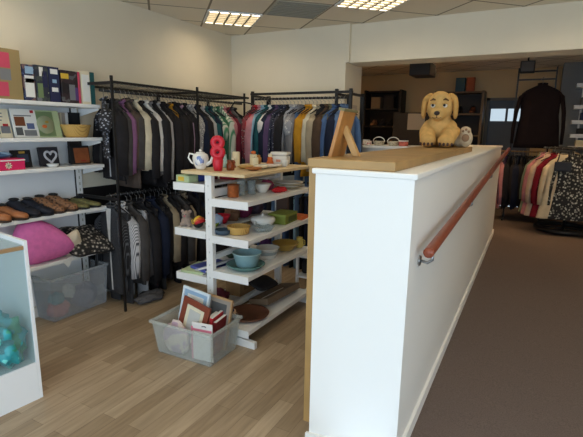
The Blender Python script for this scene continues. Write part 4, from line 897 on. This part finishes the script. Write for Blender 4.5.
framed('framed_picture', 'pale blue and white framed picture tallest in the crate', 'picture frame', (-2.12, 2.31, 0.03), (radians(-6), radians(8), radians(2)), 0.24, 0.42, mat('white_blue_frame', (214, 226, 234), 0.4), lblue, wht, 0.018)
framed('framed_picture', 'thin wooden frame with a grey picture at the right of the crate', 'picture frame', (-1.945, 2.385, 0.02), (radians(-6), radians(6), radians(4)), 0.22, 0.38, mat('thin_oak', (176, 140, 100), 0.5), c('mount_grey', 150, 140, 130), mgrey, 0.014)
for i, (x, m, h_, lb) in enumerate(((-1.935, cream, 0.27, 'cream spined book upright in the crate beside the red-brown frame'), (-1.895, red, 0.285, 'red spined book upright in the crate'), (-1.862, c('dark_red', 120, 24, 32), 0.26, 'dark red spined book at the right in the crate'))):
    t = thing('book', lb, 'book', (x, 2.27, 0.015), (0, radians(6), radians(8))); MB().box(-0.013, 0.013, 0, 0.17, 0, h_, m, 0.003).build('cover', t); MB().box(-0.01, 0.01, 0.003, 0.1705, 0.004, h_ + 0.0005, wht).build('pages', t)
t = thing('collage_board', 'white backed board with a pink edge against the crate front', 'board', (-1.875, 2.185, 0.02), (radians(-4), radians(-3), radians(3)))
MB().box(-0.085, 0.085, 0, 0.008, 0, 0.265, c('board_white', 226, 220, 214)).build('panel', t); MB().box(-0.092, -0.078, -0.002, 0.01, 0, 0.235, c('soft_pink', 214, 120, 140)).build('edge_strip', t); MB().box(-0.08, 0.08, -0.002, 0.0, 0.205, 0.222, c('soft_pink', 214, 120, 140)).build('top_strip', t); MB().tube([(0.0, -0.001, 0.243), (0.02, -0.001, 0.247), (0.035, -0.001, 0.243)], 0.004, grey, 6).build('hanging_slot', t)
cloth_lump('paper_bag', 'lilac and cream patterned paper bag crumpled inside the crate', 'bag', (-2.13, 2.205, 0.012), (0.12, 0.04, 0.125), spots('lilac_paper', (216, 196, 180), ((150, 116, 156), (190, 160, 176)), 9, 0.52, 0.7, 'NOISE'), 0.2, 5, 50)
t = thing('greeting_card', 'pale pink card sticking up at the left of the crate front', 'card', (-2.14, 2.18, 0.03), (radians(-4), radians(8), radians(3)))
MB().prism([(-0.05, 0), (0.06, 0), (0.06, 0.2), (0.02, 0.235), (-0.04, 0.225)], 'y', 0, 0.004, c('blush', 224, 202, 190)).build('card', t)
for i, (x, y, m, h_, lb) in enumerate(((-2.0, 2.44, mat('forest_cloth', (52, 66, 52), 0.9), 0.11, 'dark green cloth at the back of the crate'),)):
    cloth_lump('folded_cloth', lb, 'cloth', (x, y, 0.01), (0.14, 0.03, h_), m, 0.25, 5, 60)

# ------------------------------------------------------------------ things on the half wall
t = thing('wooden_easel', 'wooden frame on an easel leg standing on the near end of the board', 'easel', (-0.882, 2.08, BT), (0, 0, radians(94)))
ow = mat('golden_oak', (176, 122, 64), 0.45, var=0.15, scale=14); ow2 = mat('pale_oak', (196, 152, 92), 0.45, var=0.1, scale=14)
# local x runs along the width (world +Y), local -y faces world +X: leans towards -y
b = MB(); b.M = Matrix.Rotation(radians(14), 4, 'X')
b.box(-0.10, 0.10, -0.009, 0.009, 0.0, 0.225, ow); b.build('panel', t, bev=0.002)
b = MB(); b.M = Matrix.Rotation(radians(14), 4, 'X')
b.box(-0.112, 0.112, -0.014, 0.014, 0.225, 0.237, c('olive_wood', 120, 112, 76)); b.build('top_rail', t)
MB().prism([(-0.02, 0.15), (-0.05, 0.15), (-0.122, 0.003), (-0.088, 0.003)], 'x', -0.018, 0.018, ow2).build('easel_leg', t, bev=0.002)

# plush dog
dog = thing('plush_dog', 'large golden plush puppy lying on the far end of the board on the half wall', 'plush toy', (-0.752, 4.0, BT + 0.002), (0, 0, radians(7)))
plush = mat('golden_plush', (216, 174, 108), 0.95, var=0.12, scale=22, bump=0.6, bscale=140, spec=0.1)
plush2 = mat('pale_plush', (208, 190, 160), 0.95, var=0.2, scale=26, bump=0.6, bscale=120, spec=0.1)
def dogbody(b):
    m = blk
    b.ball((0.0, 0.14, 0.125), (0.135, 0.19, 0.125), m); b.ball((0, 0.0, 0.17), (0.115, 0.115, 0.15), m)
    b.ball((0, -0.03, 0.25), (0.095, 0.09, 0.09), m)
    b.ball((-0.008, -0.04, 0.33), (0.122, 0.118, 0.125), m, 28, 18); b.ball((-0.008, -0.05, 0.385), (0.1, 0.09, 0.075), m)
    b.ball((-0.014, -0.135, 0.272), (0.072, 0.072, 0.058), m); b.ball((-0.014, -0.162, 0.26), (0.056, 0.048, 0.043), m)
    for s_ in (-1, 1):
        b.tube([(s_ * 0.09, 0.03, 0.17), (s_ * 0.108, -0.06, 0.12), (s_ * 0.09, -0.15, 0.075), (s_ * 0.082, -0.2, 0.06)], [0.07, 0.075, 0.075, 0.062], m, 16)
        b.ball((s_ * 0.08, -0.215, 0.054), (0.076, 0.085, 0.054), m)
        b.ball((s_ * 0.10 + 0.03, 0.19, 0.09), (0.08, 0.13, 0.09), m)
        
    b.tube([(0.13, 0.17, 0.05), (0.17, 0.08, 0.045), (0.18, 0.02, 0.045)], [0.055, 0.05, 0.045], m, 12)
organic(dogbody, 'body', plush, dog, voxel=0.0085, smooth=7).scale = (0.87, 1, 1)
for s_ in (-1, 1):
    def earfn(b, s_=s_):
        b.ball((s_ * 0.092 - 0.008, -0.03, 0.405), (0.045, 0.05, 0.032), blk, rot=(0, s_ * 0.9, 0)); b.ball((s_ * 0.124 - 0.008, -0.04, 0.34), (0.024, 0.056, 0.085), blk, rot=(0, -s_ * 0.08, 0)); b.ball((s_ * 0.128 - 0.008, -0.045, 0.28), (0.02, 0.045, 0.05), blk)
    organic(earfn, 'ear', mat('golden_plush_ear', (204, 160, 94), 0.95, var=0.12, scale=22, bump=0.6, bscale=140, spec=0.1), dog, voxel=0.007, smooth=5)
    e = MB().ball((-0.008 + s_ * 0.047, -0.147, 0.337), (0.019, 0.013, 0.017), mat('eye_white', (226, 222, 212), 0.2)).build('eye', dog)
    MB().ball((-0.011 + s_ * 0.045, -0.158, 0.339), (0.011, 0.005, 0.011), blk).build('pupil', e)
    MB().tube([(-0.008 + s_ * 0.024, -0.151, 0.349), (-0.008 + s_ * 0.047, -0.158, 0.356), (-0.008 + s_ * 0.069, -0.146, 0.347)], [0.004, 0.007, 0.004], mat('golden_plush_ear', (0, 0, 0)), 8).build('eyelid', dog)
    MB().tube([(-0.008 + s_ * 0.03, -0.153, 0.380), (-0.008 + s_ * 0.048, -0.150, 0.389), (-0.008 + s_ * 0.072, -0.138, 0.377)], [0.005, 0.009, 0.004], mat('brow_brown', (104, 74, 44), 0.9), 8).build('eyebrow', dog)
    for k in range(4):
        MB().ball((s_ * 0.075 + (k - 1.5) * 0.03, -0.296 + abs(k - 1.5) * 0.009, 0.028), (0.01, 0.008, 0.014), mat('claw_brown', (70, 46, 40), 0.6)).build('claw', dog)
MB().ball((-0.016, -0.208, 0.274), (0.023, 0.016, 0.018), mat('nose_brown', (46, 32, 30), 0.4)).build('nose', dog)
MB().tube([(-0.016, -0.212, 0.26), (-0.016, -0.210, 0.24)], 0.003, mat('brow_brown', (0, 0, 0)), 6).build('muzzle_seam', dog)
MB().tube([(-0.05, -0.192, 0.24), (-0.034, -0.202, 0.234), (-0.016, -0.209, 0.238), (0.002, -0.202, 0.234), (0.018, -0.192, 0.24)], 0.003, mat('brow_brown', (0, 0, 0)), 6).build('mouth', dog)
organic(lambda b: (b.ball((0.215, 0.0, 0.075), (0.058, 0.05, 0.075), blk), b.ball((0.21, -0.005, 0.135), (0.045, 0.04, 0.04), blk), b.ball((0.17, 0.05, 0.05), (0.06, 0.07, 0.05), blk)), 'hind_paw', plush2, dog, voxel=0.007, smooth=4)
b = MB()
for x, z in ((0.192, 0.135), (0.215, 0.148), (0.236, 0.13)): b.ball((x, -0.048, z), (0.01, 0.008, 0.011), mat('paw_pad', (150, 118, 90), 0.9))
b.ball((0.215, -0.05, 0.08), (0.03, 0.01, 0.032), mat('paw_pad', (0, 0, 0))); b.build('paw_pad', dog)

# ------------------------------------------------------------------ counter in the opening and things on it
ct = thing('till_counter', 'white topped counter filling the opening beyond the half wall', 'counter', (-1.47, 5.2, 0))
MB().box(-0.5, 0.53, -0.2, 0.2, 0.0, 1.405, white_paint).build('body', ct); MB().box(-0.515, 0.535, -0.25, 0.25, 1.405, 1.435, white_paint).build('top', ct, bev=0.004)
zc = 1.436
for i, (x, y, m, lb) in enumerate(((-1.78, 5.05, spots('red_white_wrap', (222, 210, 200), ((170, 40, 44),), 40, 0.42, 0.6), 'red and white patterned tin at the left of the counter'), (-1.33, 5.05, c('coral', 196, 100, 84), 'small coral tin beside the right wicker basket on the counter'))):
    pot('tin', lb, 'tin', (x, y, zc), [(0.05, 0), (0.052, 0.004), (0.052, 0.05), (0.0, 0.05)], m, lid_part(wht, 0.054, 0.05), 'body', 24, 1.0 if i else 1.5, 1.0)
for i, (x, lb) in enumerate(((-1.62, 'left cream wicker basket with a hoop handle on the counter'), (-1.45, 'right cream wicker basket with a hoop handle on the counter'))):
    t = pot('wicker_basket', lb, 'basket', (x, 5.06, zc), [(0.05, 0), (0.07, 0.045), (0.072, 0.05), (0.066, 0.048), (0.048, 0.006), (0, 0.005)], spots('cream_wicker', (206, 196, 172), ((160, 148, 122),), 60, 0.35, 0.8), lambda t: MB().tube([(0.068 * cos(a), 0, 0.045 + 0.05 * sin(a)) for a in [pi * k / 14 for k in range(15)]], 0.005, china, 8).build('handle', t), 'bowl')
tag(MB().box(0, 0.003, -0.1, 0.1, -0.15, 0.15, c('paper', 196, 186, 176)).build('paper_notice', None, (-1.999, 5.2, 1.75)), 'pale paper notice on the wall end beside the opening', 'notice')

# ------------------------------------------------------------------ back room
def shelving(name, label, x0, x1, y0, y1, z0, z1, shelves, side_m, m):
    t = thing(name, label, 'shelving', (x0, y0, z0))
    w = x1 - x0; d = y1 - y0; h_ = z1 - z0
    MB().box(0, 0.03, 0, d, 0, h_, m).build('side_panel', t); MB().box(w - 0.04, w, 0, d, 0, h_, side_m).build('side_panel', t); MB().box(0.03, w - 0.04, d - 0.015, d, 0, h_, m).build('back_panel', t)
    for z in shelves: MB().box(0.03, w - 0.04, 0.0, d - 0.015, z - z0 - 0.025, z - z0, side_m if side_m != m else m).build('shelf', t)
    return t
dk = mat('black_brown_shelf', (40, 34, 32), 0.6); tn = mat('tan_shelf', (104, 84, 60), 0.6)
shL = [0.5, 0.9, 1.3, 1.70, 2.05, 2.40]
shelving('dark_shelving', 'tall black shelving in the back room left of the plush puppy', -3.28, -2.5, 9.1, 9.48, 0.2, 2.42, shL, dk, dk)
shelving('brown_shelving', 'tall brown sided shelving in the back room right of the plush puppy', -1.85, -0.96, 9.1, 9.48, 0.2, 2.36, [0.5, 0.9, 1.3, 1.55, 1.95, 2.35], tn, dk)
items = [(-3.06, 2.05, 0.2, 0.24, c('beige_box', 140, 120, 96), 'beige picture on the upper shelf of the black shelving'), (-2.78, 2.05, 0.2, 0.26, c('soot', 40, 36, 36), 'black box beside the beige picture on the black shelving')]
for x, z, w, h_, m, lb in items: block('storage_box', lb, 'box', (x, 9.3, z), w, 0.2, h_, m, (), spine=((0.1, 0.9, 0.1, 0.9, m),))
def lidbox(label, x, z, w, h_, m, y=9.27):
    t = thing('shoe', label, 'shoe', (x, y, z)); 
    return t
n_ = 0
for z, xs, nm in ((1.70, (-3.1, -2.92, -2.74), 'black shelving, second shelf'), (1.30, (-3.08, -2.9, -2.72), 'black shelving, third shelf')):
    for k, x in enumerate(xs):
        shoe('dark shoe %s on the %s' % (('left', 'middle', 'right')[k], nm), (x, 9.26, z), (leo, navl, blk)[(k + n_) % 3], blk, 0.26, 0.1, 0.1, 0.3, radians(180))
    n_ += 1
for z, xs, nm in ((1.95, (-1.66, -1.4, -1.16), 'brown shelving, top inside shelf'), (1.55, (-1.62, -1.4, -1.2), 'brown shelving, second inside shelf')):
    for k, x in enumerate(xs):
        shoe('dark shoe %s on the %s' % (('left', 'middle', 'right')[k], nm), (x, 9.26, z), (blk, brn, tanl)[(k + n_) % 3], blk, 0.26, 0.1, 0.1, 0.3, radians(180))
    n_ += 1
block('book', 'teal blue folder standing on top of the brown shelving', 'book', (-1.41, 9.25, 2.361), 0.17, 0.12, 0.25, c('petrol', 50, 84, 96))
block('book', 'orange folder standing on top of the brown shelving', 'book', (-1.23, 9.25, 2.361), 0.14, 0.12, 0.25, c('burnt_orange', 170, 84, 44))
t = thing('desk_cabinet', 'dark cabinet in the back room behind the plush puppy', 'cabinet', (-2.15, 8.6, 0.2))
MB().box(-0.34, 0.34, 0, 0.4, 0, 1.75, c('dark_cab', 34, 32, 34), 0.005).build('body', t); MB().box(-0.3, 0.3, -0.012, 0.0, 0.1, 1.0, c('dark_cab_door', 44, 42, 44)).build('door', t); MB().tube([(0.25, -0.014, 0.6), (0.25, -0.03, 0.62), (0.25, -0.03, 0.74), (0.25, -0.014, 0.76)], 0.006, chrome, 8).build('handle', t)
tag(MB().box(-0.16, 0.16, -0.004, 0, 0, 0.3, c('paper_grey', 150, 146, 140)).build('paper_notice', None, (-2.05, 8.596, 1.63)), 'grey paper notice stuck on the dark cabinet in the back room', 'notice')
t = thing('duct_box', 'dark boxy unit under the back room ceiling', 'duct', (-1.53, 6.6, 2.36))
MB().box(-0.14, 0.14, -0.2, 0.2, 0, 0.17, c('duct', 52, 46, 42), 0.01).build('casing', t); MB().box(-0.05, 0.05, -0.05, 0.05, 0.17, 0.4, c('duct', 0, 0, 0)).build('stem', t)

# garment rack with the dark top and the dark clothes below
RY = 8.1
rk = thing('garment_rack', 'tall black garment rack in the back room beside the door', 'clothes rail', (-0.12, RY, 0.2))
for x in (-0.26, 0.26): MB().box(x - 0.012, x + 0.012, -0.012, 0.012, 0.0, 2.4, black_metal).build('post', rk); MB().box(x - 0.012, x + 0.012, -0.25, 0.25, 0, 0.03, black_metal).build('foot', rk)
for z in (2.34, 2.22): MB().box(-0.26, 0.26, -0.008, 0.008, z - 0.012, z + 0.012, black_metal).build('top_bar', rk)
MB().tube([(-0.48, 0, 1.11), (0.32, 0, 1.11)], 0.012, mat('warm_steel', (150, 120, 84), 0.4, metal=0.6), 12).build('hanging_bar', rk)
garment_kind('big', 0.92, 0.27, 0.05, 1.12, 0.72, 3.3)
dkf = fab('aubergine_black', 25, 18, 21)
garment('hanging_coat', 'large dark aubergine coat hung high on the rack beside the door', 'big', dkf, (-0.03, RY - 0.12, 2.43), radians(4), None, 1.05)
MB().tube([(-0.03, RY - 0.12, 2.435), (-0.03, RY, 2.425)], 0.004, black_metal, 6).build('hook_arm', rk, (0.12, -RY, -0.2))
cl = ['denim', 'pinkc', 'plum', 'black', 'black', 'navy', 'black', 'black', 'char', 'black', 'black', 'brown']
for i, f in enumerate(cl):
    k = ('g0', 'g1', 'g5', 'g1')[i % 4]
    garment('hanging_' + NAMES[k], '%s %s hung %s from the half wall on the back room rack' % (FN[f], NAMES[k], ordn(i)), k, F[f], (-0.56 + i * 0.062, RY, 1.318), radians(90 + random.uniform(-12, 12)), 'clothes on the back room rack', 1.05)
# round rail of coats
RCX, RCY = 0.46, 7.45
rd = thing('round_rail', 'round black clothes rail of coats at the right edge in the back room', 'clothes rail', (RCX, RCY, 0.2))
MB().tube([(0.36 * cos(a), 0.36 * sin(a), 1.2) for a in [2 * pi * k / 32 for k in range(32)]], 0.012, black_metal, 10, True).build('ring', rd)
MB().tube([(0.36 * cos(a), 0.36 * sin(a), 0.05) for a in [2 * pi * k / 32 for k in range(32)]], 0.035, black_metal, 10, True).build('base_ring', rd)
MB().tube([(0, 0, 0.02), (0, 0, 1.2)], 0.018, black_metal, 12).build('pole', rd)
b = MB()
for k in range(4):
    a = k * pi / 2; b.tube([(0, 0, 1.2), (0.36 * cos(a), 0.36 * sin(a), 1.2)], 0.009, black_metal, 8); b.tube([(0, 0, 0.05), (0.36 * cos(a), 0.36 * sin(a), 0.05)], 0.012, black_metal, 8)
b.build('spoke', rd)
wf = spots('white_flowers_black', (28, 28, 30), ((206, 204, 196), (130, 130, 120)), 30, 0.42)
rc = [('pinkc', F['pinkc'], 'dusty pink'), ('peach', fab('peach_cream', 196, 172, 150), 'peach cream'), ('crimson', fab('crimson', 120, 26, 40), 'crimson'), ('ivory', fab('ivory', 206, 190, 160), 'ivory'), ('fl', wf, 'black white-flowered'), ('fl2', wf, 'black white-flowered'), ('pk', fab('rose', 176, 120, 112), 'rose'), ('gn', fab('sage_coat', 120, 140, 122), 'sage green'), ('bk', F['black'], 'black'), ('nv', F['navy'], 'navy'), ('bg', F['beige'], 'beige')]
garment_kind('coat', 0.88, 0.2, 0.06, 1.25, 0.55, 5.1)
seq = [(178, 7), (198, 0), (216, 1), (232, 2), (247, 3), (268, 4), (292, 5), (318, 6), (345, 9), (30, 8), (80, 10), (130, 8)]
for i, (deg, q) in enumerate(seq):
    a = radians(deg)
    garment('hanging_coat', '%s coat on the round rail, %s round from its left side' % (rc[q][2], ordn(i)), 'coat', rc[q][1], (RCX + 0.36 * cos(a), RCY + 0.36 * sin(a), 1.407), (radians(22 if deg < 262 else 8) if 185 < deg < 330 else a), 'coats on the round rail', 1.0)
t = thing('handbag', 'dark handbag hanging over the coats on the round rail', 'bag', (0.33, 7.02, 1.1))
MB().box(-0.1, 0.1, -0.03, 0.03, 0, 0.13, c('bag_dark', 38, 44, 54), 0.015).build('body', t); MB().tube([(-0.07, 0, 0.12), (-0.05, 0, 0.26), (0.05, 0, 0.26), (0.07, 0, 0.12)], 0.008, blk, 8).build('strap', t)
# white shelves on the grey return wall
ws = thing('white_shelving', 'white wall shelves on the grey wall at the right edge', 'shelving', (0.45, 8.95, 0))
for x in (0.1, 0.45): MB().box(x, x + 0.03, -0.02, -0.001, 1.2, 2.55, white_metal).build('upright', ws)
for z in (1.40, 1.60, 1.82, 2.06, 2.40): MB().box(0, 0.55, -0.26, -0.001, z - 0.06, z, white_metal).build('shelf', ws)
for i, (x, z, w, h_, m, lb) in enumerate(((0.62, 1.40, 0.16, 0.1, cream, 'cream box on the lowest white shelf at the right edge'), (0.62, 1.60, 0.16, 0.09, blk, 'black box on the second lowest white shelf at the right edge'), (0.64, 1.82, 0.16, 0.12, navy, 'navy box on the middle white shelf at the right edge'), (0.62, 2.06, 0.16, 0.12, mgrey, 'grey box on the second highest white shelf at the right edge'))):
    block('storage_box', lb, 'box', (x, 8.8, z), w, 0.2, h_, m)
t = thing('loudspeaker', 'black loudspeaker hung under the back room ceiling above the garment rack', 'speaker', (-0.26, 7.9, 2.5))
MB().box(-0.1, 0.1, -0.08, 0.08, 0, 0.17, blk, 0.012).build('casing', t); MB().box(-0.085, 0.085, -0.084, -0.079, 0.015, 0.155, mgrey).build('grille', t); MB().tube([(0, 0, 0.17), (0, 0, 0.26)], 0.012, blk, 8).build('stem', t)

# ------------------------------------------------------------------ light and camera
w = bpy.data.worlds.new('sky'); S.world = w; w.use_nodes = True
nt = w.node_tree; bg = nt.nodes['Background']
bg.inputs['Color'].default_value = (0.66, 0.83, 1.0, 1); bg.inputs['Strength'].default_value = 2.4
def area(name, loc, rot, sx, sy, e, col, portal=False):
    l = bpy.data.lights.new(name, 'AREA'); l.shape = 'RECTANGLE'; l.size = sx; l.size_y = sy; l.energy = e; l.color = col
    o = bpy.data.objects.new(name, l); COL.objects.link(o); o.location = loc; o.rotation_euler = rot
    if portal: l.cycles.is_portal = True
    return o
for i, (x0, x1) in enumerate(((XL + 0.12, -1.3), (-1.18, XR - 0.12))):
    area('window_portal', ((x0 + x1) / 2, YF - 0.02, 1.42), (radians(90), 0, 0), x1 - x0, 2.1, 1, (1, 1, 1), True)
area('window_portal', (XR + 0.02, (WR0 + WR1) / 2, 1.375), (radians(90), 0, radians(90)), WR1 - WR0, 2.05, 1, (1, 1, 1), True)  # portal for the added right-hand window
cd = bpy.data.cameras.new('camera'); cam = bpy.data.objects.new('camera', cd); COL.objects.link(cam)
cd.sensor_width = 36; cd.lens = 442.756 / 583 * 36; cd.clip_start = 0.05
yaw, pit, rol = 0.499106, 0.198318, 0.0158163
fw = Vector((-sin(yaw) * cos(pit), cos(yaw) * cos(pit), -sin(pit))); r0 = Vector((cos(yaw), sin(yaw), 0)); u0 = r0.cross(fw)
r2 = r0 * cos(rol) + u0 * sin(rol); u2 = -r0 * sin(rol) + u0 * cos(rol)
cam.matrix_world = Matrix(((r2.x, u2.x, -fw.x, 0), (r2.y, u2.y, -fw.y, 0), (r2.z, u2.z, -fw.z, 1.6), (0, 0, 0, 1)))
S.camera = cam
S.view_settings.view_transform = 'Standard'; S.view_settings.look = 'None'; S.view_settings.gamma = 1.0
S.view_settings.use_curve_mapping = False; S.view_settings.exposure = 0.6
